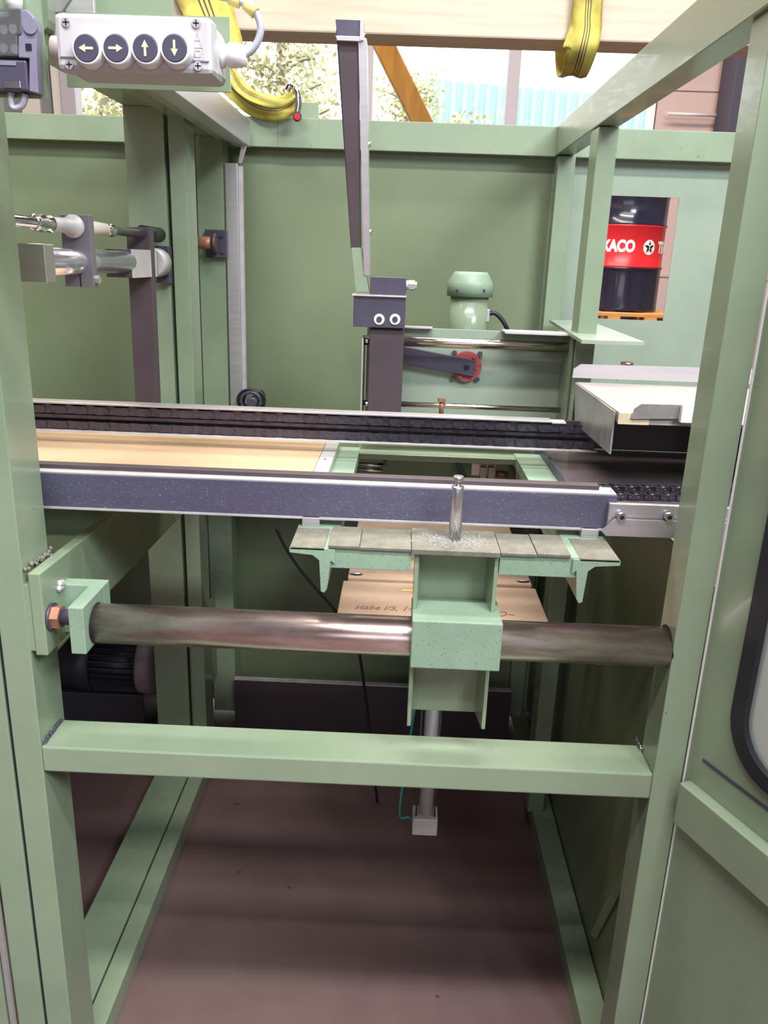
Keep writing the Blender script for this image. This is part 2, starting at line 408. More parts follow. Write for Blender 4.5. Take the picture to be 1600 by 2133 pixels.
def tree(px, Y, h, spread, n, label, seed):
    rnd = random.Random(seed)
    base = P(px, 250, Y=Y); X0 = base.x
    t = thing('garden_tree', (X0, Y, -0.15), label, 'tree')
    mb = MB()
    mb.tube([(X0, Y, -0.15), (X0 + 0.05, Y, h * 0.4), (X0 - 0.04, Y, h * 0.8), (X0, Y, h)], 0.07, n=8)
    tips = []
    for i in range(26):
        z0 = h * (0.22 + 0.7 * rnd.random()); a_ = rnd.random() * 6.28; L_ = spread * (1.15 - z0 / h * 0.75) * (0.6 + 0.5 * rnd.random())
        e = Vector((X0 + math.cos(a_) * L_, Y + math.sin(a_) * L_, z0 + L_ * 0.45))
        mid = Vector((X0, Y, z0)).lerp(e, 0.5) + Vector((0, 0, 0.06))
        mb.tube([(X0, Y, z0), mid, e], 0.018, n=5, sub=3)
        tips.append((Vector((X0, Y, z0)), e))
    mb.build('trunk', BARK, t)
    lf = MB()
    for i in range(n):
        s0, e = rnd.choice(tips); u = 0.25 + 0.85 * rnd.random()
        c = s0.lerp(e, u) + Vector((rnd.gauss(0, .2), rnd.gauss(0, .2), rnd.gauss(0, .2)))
        r = 0.035 + 0.035 * rnd.random()
        d1 = Vector((rnd.gauss(0, 1), rnd.gauss(0, 1), rnd.gauss(0, 1))).normalized(); d2 = d1.orthogonal().normalized()
        q = [lf.bm.verts.new(c + d1 * r), lf.bm.verts.new(c + d2 * r * 0.6), lf.bm.verts.new(c - d1 * r), lf.bm.verts.new(c - d2 * r * 0.6)]
        lf.bm.faces.new(q)
    lf.build('foliage', LEAF, t)
tree(590, 14.0, 5.3, 1.5, 3800, 'pale spring tree with thin branches outside the window, left of the tall lever', 3)
tree(850, 18.3, 5.2, 1.3, 4600, 'yellow green tree outside the window behind the orange timber', 5)
tree(960, 13.2, 3.6, 1.1, 3000, 'low yellow green tree in front of the blue hall', 8)
tree(225, 12.0, 4.6, 1.3, 2600, 'pale tree outside the window seen under the control box', 11)
# ================================================================= roof beam, slings, timber
zb = 2.249
tag(MB().box(-6, 6, 2.8, 2.94, zb, zb + 0.42, 0.006).build('timber_beam', BEAMW), 'thick pale spruce beam spanning the hall above the green machine', 'beam')
def br(px, y, Y): return P(px, y, Y=Y)
tb = MB()
a, b, c, d = br(777, 95, 3.3), br(826, 95, 3.3), br(905, 262, 3.3), br(862, 262, 3.3)
dirn = ((c + d) / 2 - (a + b) / 2)
a = a - dirn * 0.9; b = b - dirn * 0.9
k_ = (d.z) / (-dirn.z); c = c + dirn * k_; d = d + dirn * k_
tb.hexa([a, d, d + Vector((0, .07, 0)), a + Vector((0, .07, 0)), b, c, c + Vector((0, .07, 0)), b + Vector((0, .07, 0))], 0.004)
tag(tb.build('timber_brace', ORANGEW), 'orange stained timber leaning diagonally behind the back wall of the machine', 'timber')

sr = thing('lifting_sling', (0.5, 2.87, zb), 'yellow lifting sling with dark lines looped around the spruce beam at right', 'sling')
def at2(px, y, Y=2.77): return P(px, y, Y=Y)
secs = [(Vector((0.46, 2.97, zb + 0.5)), Vector((0.57, 2.97, zb + 0.5))), (Vector((0.46, 2.99, zb + 0.1)), Vector((0.57, 2.99, zb + 0.1))),
        (Vector((0.47, 2.96, 2.20)), Vector((0.565, 2.96, 2.20))), (Vector((0.475, 2.87, 2.175)), Vector((0.56, 2.87, 2.175))),
        (at2(1180, 108), at2(1245, 104)), (at2(1192, 60), at2(1253, 60)), (at2(1196, 0), at2(1256, 0)),
        (at2(1196, 0) + Vector((0, 0.0, .36)), at2(1256, 0) + Vector((0, 0.0, .36))), ]
MB().ribbon(secs, 0.006).build('sling_band', STRAP, sr)
secs2 = [(at2(1172, 98, 2.76), at2(1190, 100, 2.76)), (at2(1188, 50, 2.78), at2(1205, 50, 2.78)), (at2(1194, 0, 2.785), at2(1212, 0, 2.785))]
MB().ribbon(secs2, 0.005).build('sling_fold', YELLOW, sr)

sl = thing('lifting_sling', (-0.5, 2.6, zb), 'yellow lifting sling with a steel hook, hanging from the beam beside the control box', 'sling')
A = lambda x, y, Y=2.62: P(x, y, Y=Y)
MB().ribbon([(A(352, -90, 2.78), A(478, -90, 2.78)), (A(358, -20, 2.78), A(480, -20, 2.78)), (A(372, 10, 2.77), A(492, 40, 2.77)), (A(400, 70, 2.74), A(505, 88, 2.74)),
             (A(425, 120, 2.7), A(490, 130, 2.7)), (A(440, 165), A(497, 158)), (A(478, 205, 2.56), A(512, 178, 2.56)), (A(520, 240, 2.52), A(545, 197, 2.52)),
             (A(565, 252, 2.5), A(575, 203, 2.5)), (A(600, 246, 2.5), A(592, 196, 2.5)), (A(626, 228, 2.5), A(606, 184, 2.5))], 0.006).build('sling_band', STRAP, sl)
MB().ribbon([(A(470, 150, 2.6), A(488, 140, 2.6)), (A(490, 190, 2.53), A(520, 180, 2.53)), (A(530, 215, 2.48), A(560, 196, 2.48)), (A(585, 225, 2.46), A(600, 200, 2.46)),
             (A(618, 205, 2.46), A(612, 180, 2.46))], 0.005).build('sling_fold', STRAP, sl)
hk = MB().tube([A(598, 190, 2.47), A(606, 178, 2.47), A(618, 190, 2.46), A(622, 215, 2.46), A(618, 240, 2.46)], 0.009, n=8)
hk.build('hook', CHROME, sl)
MB().cyl(A(619, 243, 2.47), A(619, 243, 2.43), 0.013).build('hook_collar', STEEL_DARK, sl)
MB().cyl(A(619, 243, 2.43), A(619, 243, 2.42), 0.008).build('red_button', DRUMR, sl)
# ================================================================= MACHINE FRAME (main cell)
fr = thing('machine_frame', (0, 1.8, 0), 'green painted welded steel machine frame with an open door at right', 'machine')
YF, YB, XL, XR = 1.10, 2.54, -0.557, 0.428
ZT = 1.97
# left front post: with a deeper lower flange step as in the weld at the rail
bx('post', GREEN, fr, -0.6015, XL, YF, 1.193, 0, 1.8995)
# right front post
bx('post', GREEN, fr, XR, 0.4735, YF, 1.167, 0, 1.8875)
# right rear and middle posts
bx('post', GREEN, fr, 0.422, 0.467, 1.98, 2.06, 0.055, 1.885)
bx('post', GREEN, fr, 0.425, 0.475, YB - 0.045, YB, 0.055, 1.885)
# twin right post and left corner post
bx('post', GREEN, fr, -0.596, -0.555, 2.13, 2.225, 0.055, 1.92)
a = P(417, 600, Y=2.45).x; b = P(470, 600, Y=2.45).x
bx('post', GREEN, fr, a, b, 2.45, 2.535, 0.055, 1.90)
# cross rail at the front
bx('cross_rail', GREEN, fr, XL, XR, YF, 1.182, 0.767, 0.8135, 0.003)
bx('top_beam', GREEN, fr, 0.42, 0.47, YF, YB - 0.013, 1.888, ZT, 0.002)
bx('top_beam', GREEN, fr, -0.598, -0.507, YF, YB - 0.013, 1.90, ZT, 0.002)
bx('top_beam', GREEN, fr, -0.60, 0.98, YB - 0.012, YB + 0.05, 1.886, 1.966, 0.002)
bx('joint_plate', GREEN, fr, P(578, 280, Y=2.52).x, P(663, 280, Y=2.52).x, 2.5255, 2.529, 1.886, 1.9655)
a = P(640, 212, Y=2.56); b = P(662, 212, Y=2.56)
MB().box(P(585, 240, Y=2.56).x, b.x, 2.56, 2.585, 1.965, 2.012, 0.001).build('lifting_lug', GREEN, fr)
bx('floor_beam', GREEN, fr, -0.600, XL, 1.193, 2.13, 0, 0.056, 0.002)
bx('floor_beam', GREEN, fr, 0.437, 0.497, 1.156, YB, 0, 0.055, 0.002)
# back sheet: with the cut-out at right (frame of four strips), open at the bottom
cx0, cx1, cz0, cz1 = 0.53, 0.808, 1.432, 1.79
MB().box(-0.60, 0.425, YB + 0.03, YB + 0.035, 0.03, 1.89).build('back_panel', PANEL, fr)
MB().prism([(-0.598, 2.13, 0.2), (-0.598, 2.55, 0.2), (-0.598, 2.55, 0.5), (-0.598, 2.13, 0.5)], (0.004, 0, 0)).build('side_sheet', PANEL, fr)
pb = MB()
pb.box(0.425, cx0, YB + 0.03, YB + 0.035, 0.03, 1.89).box(cx1, 0.985, YB + 0.03, YB + 0.035, 0.03, 1.89)
pb.box(cx0, cx1, YB + 0.03, YB + 0.035, 0.03, cz0).box(cx0, cx1, YB + 0.03, YB + 0.035, cz1, 1.89)
tag(pb.build('side_panel', PANEL_PALE, fr), 'pale green sheet with a rectangular cut-out')
MB().box(-0.55, 0.498, 2.03, 2.50, 1.09, 1.094).build('rear_light_shield', PANEL, fr)  # unseen sheet added to keep overhead light out from below the table
# right side sheet below the table
MB().box(0.5, 0.504, 1.156, YB + 0.03, 0.0, 1.115).build('lower_side_panel', PANEL, fr)
MB().prism([P(1350, 1715, X=.497), P(1362, 1730, X=.497), P(1243, 1955, X=.497), P(1232, 1945, X=.497)], (-0.004, 0, 0)).build('panel_brace', GREEN, fr)
# support arm in depth direction + bracket for the pipe
arm = MB().hexa([(-0.549, 1.10, 0.978), (-0.530, 1.10, 0.978), (-0.530, 2.13, 0.955), (-0.549, 2.13, 0.955),
                 (-0.549, 1.10, 1.115), (-0.530, 1.10, 1.115), (-0.530, 2.13, 1.09), (-0.549, 2.13, 1.09)], 0.002)
arm.box(-0.558, -0.548, 1.102, 2.12, 0.985, 1.095)
arm.build('support_arm', GREEN, fr)
bk = MB().box(-0.532, -0.462, 1.168, 1.195, 0.985, 1.070, 0.0015).box(-0.485, -0.462, 1.082, 1.168, 0.993, 1.070, 0.0015)
bk.build('pipe_bracket', GREEN_DUSTY, fr)
w_ = MB()
for i in range(26):
    t = i / 25; w_.ball((-0.553 + random.gauss(0, .003), 1.105 + 0.09 * t, 1.118 + random.gauss(0, .0025)), 0.0015 + 0.003 * random.random(), 6, 4)
w_.build('weld_seam', DUSTY, fr)
w_ = MB()
for i in range(12):
    w_.ball((-0.527, 1.165 + random.gauss(0, .006), 1.071 + random.gauss(0, .003)), 0.003 + 0.003 * random.random(), 6, 4)
w_.build('weld_seam', ALU_DUSTY, fr)
w_ = MB()
for i in range(12): w_.ball((-0.555, 1.11 + 0.07 * i / 12, 0.815 + random.gauss(0, .002)), 0.004, 6, 4)
w_.build('weld_seam', STEEL_DARK, fr)
w_ = MB()
for i in range(8): w_.ball((0.426, 1.165 + 0.004 * i, 0.816 + random.gauss(0, .003)), 0.0045, 6, 4)
w_.build('weld_seam', CHROME, fr)
# hole plate at right post for the pipe
MB().cyl((XR - 0.0008, 1.133, 1.024), (XR + 0.002, 1.133, 1.024), 0.0335).build('pipe_hole', GAP, fr)
# rear right wedge-shaped shelf plate
q = [P(1145, 666, Z=1.43), P(1228, 668, Z=1.43), P(1343, 712, Z=1.43), P(1212, 708, Z=1.43)]
MB().prism([Vector((v.x, min(v.y, 2.53), v.z)) for v in q], (0, 0, -0.008)).build('shelf_plate', PANEL_PALE, fr)
# track of the sliding guard at the left (aluminium)
tk = MB().box(-0.505, -0.462, 1.3, 2.50, 1.880, 1.950, 0.0015).box(-0.545, -0.505, 1.3, 2.50, 1.892, 1.899)
tag(tk.build('guard_track', ALU, fr), 'silver guard track')
a = P(475, 600, Y=2.46).x; b = P(500, 600, Y=2.46).x
MB().box(a, b, 2.455, 2.475, 0.9, P(490, 340, Y=2.46).z, 0.0015).build('guard_rail', ALU, fr)
MB().box(b, b + 0.012, 2.465, 2.485, 0.9, P(490, 345, Y=2.46).z, 0.001).build('brush_strip', ALU_DUSTY, fr)
MB().hexa([P(496, 340, Y=2.46), P(504, 340, Y=2.46), P(504, 340, Y=2.48), P(496, 340, Y=2.48),
           P(503, 300, Y=2.46), P(516, 300, Y=2.46), P(516, 300, Y=2.48), P(503, 300, Y=2.48)]).build('corner_trim', ALU, fr)
# box bracket at top left (hangs from the left top beam)
a = P(200, 20, Y=1.06).x; b = P(358, 20, Y=1.06).x
MB().box(a, b, 1.06, 1.068, 1.79, 1.98).box(a - 0.2, b, 1.06, 1.13, 1.90, 1.906).build('box_bracket', GREEN, fr)
a = P(118, 176, Y=0.97); b = P(468, 176, Y=0.97)
bp = MB().box(a.x, b.x, 1.0, 1.004, P(300, 186, Y=1.0).z, P(300, 30, Y=1.0).z).box(a.x + .05, b.x - .05, 1.004, 1.06, 1.79, 1.81)
bp.build('mounting_plate', GREEN, fr)

# door hinged at the right post, swung open towards the camera
dr = bpy.data.objects.new('door', None); COL.objects.link(dr); dr.parent = fr
dr.location = Vector((0.478, 1.10, 0.02)) - worldloc(fr); dr.rotation_euler = (0, 0, math.atan2(-0.9135, 0.4067))
def dpart(mb, name, m): 
    me = bpy.data.meshes.new(name); mb.bm.to_mesh(me); mb.bm.free(); me.materials.append(m)
    o = bpy.data.objects.new(name, me); COL.objects.link(o); o.parent = dr; return o
# local x = along the door, local -y side = inside face (towards camera left): y=0 plane
U0, U1, Z0, Z1 = 0.085, 0.62, 0.885, 1.62
def rr(u0, u1, z0, z1, r, n=8):
    pts = []
    for cx, cz, a0 in ((u1 - r, z1 - r, 0), (u0 + r, z1 - r, 90), (u0 + r, z0 + r, 180), (u1 - r, z0 + r, 270)):
        for i in range(n + 1):
            t = R_(a0 + 90 * i / n); pts.append((cx + r * math.cos(t), cz + r * math.sin(t)))
    return pts
inner = rr(U0, U1, Z0, Z1, 0.075)
def ring_plate(outer, inner, y0, y1):
    mb = MB(); n = len(inner)
    o0 = [mb.bm.verts.new((u, y0, z)) for u, z in outer]; i0 = [mb.bm.verts.new((u, y0, z)) for u, z in inner]
    o1 = [mb.bm.verts.new((u, y1, z)) for u, z in outer]; i1 = [mb.bm.verts.new((u, y1, z)) for u, z in inner]
    for k in range(n):
        j = (k + 1) % n
        for f in ((o0[k], o0[j], i0[j], i0[k]), (o1[k], i1[k], i1[j], o1[j]), (o0[k], o1[k], o1[j], o0[j]), (i0[k], i0[j], i1[j], i1[k])):
            try: mb.bm.faces.new(f)
            except ValueError: pass
    bmesh.ops.recalc_face_normals(mb.bm, faces=mb.bm.faces[:])
    return mb
def boxed(pts, u0, u1, z0, z1):
    cu, cz = (U0 + U1) / 2, (Z0 + Z1) / 2
    return [(u1 if u > cu else u0, z1 if z > cz else z0) for u, z in pts]
    out = []
    cu, cz = (U0 + U1) / 2, (Z0 + Z1) / 2
    for u, z in pts:
        du, dz = u - cu, z - cz
        t = min([((u1 if du > 0 else u0) - cu) / du if abs(du) > 1e-6 else 1e9, ((z1 if dz > 0 else z0) - cz) / dz if abs(dz) > 1e-6 else 1e9])
        out.append((cu + du * t, cz + dz * t))
    return out
sheet = ring_plate(boxed(inner, 0.0, 0.9, 0.0, 1.9), inner, 0.0, 0.003)
for (u0, u1, z0, z1) in ((0, 0.9, -0.0, 0.02), (0, 0.9, 1.88, 1.9)): sheet.box(u0, u1, 0, .003, z0, z1)
dpart(sheet, 'door_sheet', GREEN)
dpart(ring_plate(rr(U0 - 0.014, U1 + 0.014, Z0 - 0.014, Z1 + 0.014, 0.088), rr(U0 + 0.010, U1 - 0.010, Z0 + 0.010, Z1 - 0.010, 0.066), -0.010, 0.008), 'window_gasket', BLACK)
gl = MB(); gl.prism([(u, 0.0, z) for u, z in inner], (0, 0.003, 0)); dpart(gl, 'window_pane', GLASS)
dpart(MB().box(0.012, 0.9, -0.022, 0.0, 0.720, 0.795, 0.002), 'door_rail', GREEN)
dpart(MB().box(0.03, 0.9, -0.002, 0.0, 0.842, 0.846), 'sheet_seam', STEEL_DARK)
dpart(MB().box(-0.0022, 0.0003, -0.002, 0.006, 0.02, 1.86), 'door_edge', WHITEP)

# ================================================================= ADJOINING FRAME (left cell)
af = thing('machine_frame', (-1.2, 1.8, 0), 'neighbouring green machine frame at the left edge, bolted beside the main frame', 'machine')
bx('post', GREEN, af, -0.655, -0.607, YF, 1.193, 0, 1.9195)
bx('post', GREEN, af, -0.705, -0.6065, 2.13, 2.225, 0.055, 1.92)
bx('floor_beam', GREEN, af, -0.705, -0.6045, 1.193, 2.13, 0, 0.056, 0.002)
bx('top_beam', GREEN, af, -0.705, -0.6045, YF + 0.02, YB - 0.013, 1.92, 1.98, 0.002)
bx('top_beam', GREEN, af, -2.2, -0.604, YB - 0.012, YB + 0.05, 1.886, 1.955, 0.002)
MB().box(-2.2, -0.604, YB + 0.03, YB + 0.035, 0.03, 1.89).build('back_panel', PANEL, af)
MB().box(-2.19, -0.706, 2.03, 2.50, 1.09, 1.094).build('rear_light_shield', PANEL, af)  # the same added light-blocking sheet, for the left cell
bx('seam_dark_strip', GAP, af, -0.6065, -0.602, YF + 0.004, 1.19, 0, ZT, 0)  # black strip put in for the shade in the gap between frames
MB().box(-2.2, -2.195, 1.1, 2.57, 0.0, 1.89).build('side_panel', PANEL, af)  # unseen sheet, added to block light coming in from the left
MB().box(-2.2, -0.72, 1.2, 2.5, 0.75, 0.755).build('inner_shelf', PANEL, af)
MB().box(-0.664, -0.656, 1.088, 1.098, 0, 1.5, 0.001).build('door_trim', ALU, af)
MB().box(-0.72, -0.666, 1.085, 1.10, 0, 1.45, 0.001).build('door_sheet', GREEN, af)
# ================================================================= GUIDE PIPE
PZ, PY = 1.0235, 1.13
gp = thing('guide_pipe', (0, PY, PZ), 'thick browned steel pipe running across between bracket and right post', 'pipe')
MB().cyl((-0.4615, PY, PZ), (XR - 0.001, PY, PZ), 0.0312, n=48).build('pipe_tube', PIPE, gp)
MB().cyl((-0.4618, PY, PZ), (-0.4600, PY, PZ), 0.0325, n=40).build('seat_ring', GAP, gp)
nt = P(120, 1285, X=-0.520)
hb = thing('hex_bolt', (nt.x, nt.y, nt.z - 0.02), 'rusty hexagon bolt head with washer beside the pipe bracket', 'bolt')
MB().cyl((-0.530, nt.y, nt.z), (-0.526, nt.y, nt.z), 0.022).build('washer', STEEL_DARK, hb)
MB().hexnut((-0.526, nt.y, nt.z), (1, 0, 0), 0.019, 0.013).build('bolt_head', RUST, hb)
MB().cyl((-0.513, nt.y, nt.z), (-0.4852, nt.y, nt.z), 0.012).build('threaded_end', STEEL_DARK, hb)

# ================================================================= SLIDE CARRIAGE
cg = thing('slide_carriage', (0.1, 1.13, 0.87), 'green carriage with a square block riding on the pipe and wide cross arm', 'carriage')
MB().box(0.031, 0.166, 1.08, 1.168, 0.995, 1.074, 0.002).build('slide_block', GREEN_DUSTY, cg)
# U channel column, flanges towards the camera
def ucol(z0, z1, y0=1.120, mb=None, which=(0, 1)):
    mb = mb or MB()
    for s, xa in [((1, 0.032), (-1, 0.157))[k] for k in which]:
        xw = xa + s * 0.010; xt = xa + s * 0.0055
        mb.hexa([(xa, y0, z0), (xt, y0, z0), (xw + s * 0.003, 1.176, z0), (xa, 1.176, z0)][::s] + [(xa, y0, z1), (xt, y0, z1), (xw + s * 0.003, 1.176, z1), (xa, 1.176, z1)][::s])
    return mb
ucol(0.870, 0.995).box(0.033, 0.156, 1.170, 1.178, 0.870, 1.168).build('column', GREEN, cg)
for k in (0, 1): ucol(1.074, 1.166, which=(k,)).build('column_flange', GREEN, cg)
ZA = 1.1745
MB().box(0.026, 0.158, 1.112, 1.212, 1.166, ZA, 0.001).build('top_plate', DUSTY, cg)
for a, b in ((-0.098, 0.026), (0.158, 0.276)):
    MB().box(a, b, 1.118, 1.200, 1.137, 1.170, 0.001).build('cross_arm', GREEN_DUSTY, cg)
for a, b, t in ((-0.155, -0.104, .0045), (0.276, 0.335, .0045), (-0.098, -0.052, 0), (-0.051, 0.025, .001), (0.159, 0.212, .001), (0.213, 0.262, 0)):
    tag(MB().box(a, b, 1.114, 1.205, 1.170 - t, ZA - t, 0.0006).build('wear_plate', DUSTY, cg), 'worn dusty top surface')
def side_leg(s, x_out, x_in, xleg):
    """UPN style profile, extruded in depth: flat flange outside, tapered leg pointing down"""
    y0, y1 = 1.114, 1.80
    z1, z0 = 1.168, 1.158
    pts = [(x_out, z0 + 0.003), (x_out, z1), (x_in, z1), (x_in, z0 - 0.012), (xleg + s * 0.009, 1.150), (xleg + s * 0.004, 1.104), (xleg + s * 0.000, 1.098), (xleg - s * 0.005, 1.100),
           (xleg - s * 0.008, 1.150), (xleg - s * 0.018, z0)]
    return MB().prism([(x, y0, z) for x, z in pts], (0, y1 - y0, 0))
side_leg(1, -0.156, -0.088, -0.1035).build('side_channel', GREEN_DUSTY, cg)
side_leg(-1, 0.336, 0.266, 0.2815).build('side_channel', GREEN_DUSTY, cg)
MB().box(-0.105, 0.285, 1.755, 1.80, P(900, 962, Y=1.755).z, 1.165, 0.002).build('rear_cross_beam', GREEN, cg)
ps = P(948, 1128, Z=ZA)
PX_, PYp = ps.x, 1.165
pn = MB().lathe((PX_, PYp, ZA), (0, 0, 1), [(0.0098, 0), (0.0098, 0.083), (0.0092, 0.085), (0.0035, 0.085), (0.0035, 0.092), (0.0075, 0.093), (0.0082, 0.095), (0.0082, 0.099), (0.0072, 0.101)], 24)
pin = pn.build('stop_pin', PINM, cg)
# metal chips swept up around the pin foot
ch = MB()
for i in range(420):
    u, v = random.gauss(0.0, 0.024), random.gauss(0, 0.016)
    X_, Y_ = PX_ - 0.002 + u, min(1.208, max(1.115, PYp - 0.01 + v))
    s_ = 0.0005 + random.random() * 0.0009
    ch.box(X_, X_ + s_ * 2.0, Y_, Y_ + s_, ZA, ZA + s_)
tag(ch.build('metal_chips', CHIP), 'bright metal chips scattered around the foot of the stop pin', 'swarf', kind='stuff')
# spacer blocks between carriage and conveyor rail
for nm, xx, m in (('spacer_block', -0.150, ALU), ('spacer_block', 0.298, ALU)):
    bx(nm, m, cg, xx, xx + 0.028, 1.215, 1.26, 1.168, 1.183, 0.001)

# ================================================================= FRONT CONVEYOR RAIL
RY0, RY1 = 1.222, 1.262
cr_ = thing('conveyor_rail', (-0.15, RY0, 1.18), 'front dark steel conveyor rail, dusted with chips, behind the stop pin', 'rail')
xe = P(1268, 1060, Y=RY0).x
zb0, zt0 = 1.183, 1.238
def tilted(x0, x1, y0, y1, z0, z1, bevel=0.0008): return MB().box(x0, x1, y0, y1, z0, z1, bevel)
tilted(-0.76, xe + 0.012, RY0, RY0 + 0.006, zb0, zt0).build('rail_face', RAIL_DARK, cr_)
xs = P(1245, 1018, Y=RY0 + .03).x
tilted(-0.76, xe + 0.01, RY0 + 0.001, RY1, zt0, zt0 + 0.003, 0.0006).build('top_lip', ALU_DUSTY, cr_)
tilted(-0.76, xs, RY0 + 0.020, RY1, zt0 + 0.003, zt0 + 0.010).build('wear_strip', UPRIGHT, cr_)
tilted(-0.76, xe + 0.005, RY0 - 0.002, RY1, zb0 - 0.004, zb0, 0.0006).build('bottom_lip', ALU_DUSTY, cr_)
# end plate with two screws and the chamfered guard
ep0, ep1 = P(1270, 1048, Y=RY0 - 0.01), P(1440, 1090, Y=RY0 - 0.01)
bx('end_plate', ALU, cr_, ep0.x, 0.60, RY0 - 0.012, RY0 - 0.002, zb0 + 0.002, ep0.z, 0.0008)
for px in (1294, 1393):
    c = P(px, 1076, Y=RY0 - 0.02)
    sc_ = MB().cyl((c.x, RY0 - 0.012, c.z), (c.x, RY0 - 0.026, c.z), 0.0068).build('socket_screw', CHROME, cr_)
    MB().cyl((c.x, RY0 - 0.0255, c.z), (c.x, RY0 - 0.0265, c.z), 0.0038, n=6).build('socket', GAP, sc_)
gq = [P(1253, 1106, Y=1.20), P(1282, 1082, Y=1.20), P(1440, 1087, Y=1.20), P(1440, 1121, Y=1.20), P(1262, 1116, Y=1.20)]
gq = [Vector((v.x + (0.15 if i in (2, 3) else 0), v.y, v.z)) for i, v in enumerate(gq)]
MB().prism(gq, (0, 0.004, 0)).build('guard_plate', ALU, cr_)

# ---------------------------------------------------------------- roller chains
def chain(x0, x1, y, z, pitch, zspan=0.0, tall=0.010, lugs=False, slope=0.0, rows=(0.0,)):
    mb = MB(); n = int((x1 - x0) / pitch)
    for row in rows:
        for i in range(n):
            xx = x0 + i * pitch; zz = z + slope * (xx - x0) + row; off = 0.0025 if i % 2 else 0.0
            for yy in (y - 0.008 - off, y + 0.008 + off):
                a = []; r = tall / 2; seg = 5
                for k in range(seg + 1):
                    t = -math.pi / 2 + math.pi * k / seg; a.append((xx + pitch * 0.95 + math.cos(t) * r * 0.8, zz + math.sin(t) * r))
                for k in range(seg + 1):
                    t = math.pi / 2 + math.pi * k / seg; a.append((xx + pitch * 0.05 + math.cos(t) * r * 0.8, zz + math.sin(t) * r))
                mb.prism([(p[0], yy, p[1]) for p in a], (0, 0.0018, 0))
            mb.cyl((xx, y - 0.013, zz), (xx, y + 0.013, zz), tall * 0.24, n=8)
            mb.cyl((xx, y - 0.007, zz), (xx, y + 0.007, zz), tall * 0.42, n=10)
            if lugs and i % 2 == 0:
                mb.prism([(xx - 0.002, y - 0.010, zz + r), (xx + pitch * 1.0, y - 0.010, zz + r), (xx + pitch * 0.75, y - 0.010, zz + r + 0.002), (xx + pitch * 0.55, y - 0.010, zz + r + 0.003),
                          (xx + pitch * 0.5, y - 0.010, zz + r + 0.007), (xx + pitch * 0.45, y - 0.010, zz + r + 0.003), (xx + pitch * 0.25, y - 0.010, zz + r + 0.002)], (0, 0.0018, 0))
    return mb
c0 = P(1285, 1032, Y=RY0 + 0.025); c1 = P(1440, 1028, Y=RY0 + 0.025)
cm = chain(c0.x - 0.02, 0.60, RY0 + 0.022, 1.232, 0.0127, tall=0.0105, lugs=True, slope=0.02)
cm.bm.verts.ensure_lookup_table()
tag(cm.build('drive_chain', CHAIN), 'black oiled roller chain with small lugs at the right end of the front rail', 'chain')
cm = chain(c0.x - 0.02, 0.60, RY0 + 0.050, 1.236, 0.0127, tall=0.0105, lugs=True, slope=0.03)
tag(cm.build('drive_chain', CHAIN), 'black roller chain rising behind the front one, beside the dark chute plate', 'chain')
# ================================================================= REAR CONVEYOR RAIL (open side to the camera)
BYr = 1.665
rb = thing('conveyor_rail', (-0.2, BYr, 1.21), 'rear black conveyor rail with bright edges and two chain strands inside', 'rail')
z0r, z1r = 1.212, 1.268
MB().box(-0.95, 0.42, BYr + 0.030, BYr + 0.036, z0r, z1r).build('rail_web', UPRIGHT, rb)
MB().box(-0.95, P(1150, 880, Y=BYr).x, BYr - 0.002, BYr + 0.034, z1r, z1r + 0.004, 0.0008).build('top_lip', ALU, rb)
MB().box(-0.95, 0.42, BYr - 0.004, BYr + 0.034, z0r - 0.004, z0r, 0.0006).build('bottom_lip', ALU_DUSTY, rb)
MB().box(-0.95, 0.42, BYr + 0.012, BYr + 0.03, (z0r + z1r) / 2 - 0.005, (z0r + z1r) / 2 + 0.004, 0.001).build('chain_guide', CHAIN, rb)
a = P(1150, 880, Y=BYr).x
MB().box(a, a + 0.03, BYr, BYr + 0.03, z1r - 0.002, z1r + 0.002, 0.0008).build('lip_joint', ALU_DUSTY, rb)
tag(chain(-0.94, 0.42, BYr + 0.014, z1r - 0.013, 0.0225, tall=0.0165, lugs=True).build('drive_chain', CHAIN),
    'upper black chain strand in the rear conveyor rail', 'chain')
tag(chain(-0.94, 0.42, BYr + 0.014, z0r + 0.010, 0.0225, tall=0.0165).build('drive_chain', CHAIN),
    'lower black chain strand in the rear conveyor rail', 'chain')

# ================================================================= TABLE BOARD
tb_ = thing('table_board', (-0.5, 1.6, 1.165), 'yellowish plywood table board lying between the two conveyor rails', 'board')
ZB = 1.185
p1 = P(684, 915, Z=ZB); p2 = P(648, 985, Z=ZB)
MB().box(-2.1, (p1.x + p2.x) / 2, 1.27, 1.80, ZB - 0.012, ZB, 0.001).build('plywood_sheet', WOOD, tb_)
e = (p1.x + p2.x) / 2
MB().box(e + 0.001, e + 0.030, 1.27, 1.80, ZB - 0.014, ZB + 0.001, 0.001).build('edge_strip', ALU_DUSTY, tb_)
MB().cyl((e + 0.014, 1.60, ZB), (e + 0.014, 1.60, ZB + 0.0015), 0.0035, n=12).build('screw', STEEL_DARK, tb_)

# ================================================================= CHUTE PLATE (right)
cp = thing('chute_plate', (0.5, 1.6, 1.17), 'dark glossy steel plate with folded edge, right of the gap between the rails', 'plate')
MB().box(0.331, 0.95, 1.27, 1.86, 1.178, 1.182).build('plate_sheet', TRAY, cp)
MB().box(0.395, 0.95, 1.815, 1.82, 1.183, 1.31).build('chute_back', UPRIGHT, cp)
MB().box(0.325, 0.331, 1.27, 1.86, 1.15, 1.188, 0.001).build('folded_edge', STEEL_DARK, cp)

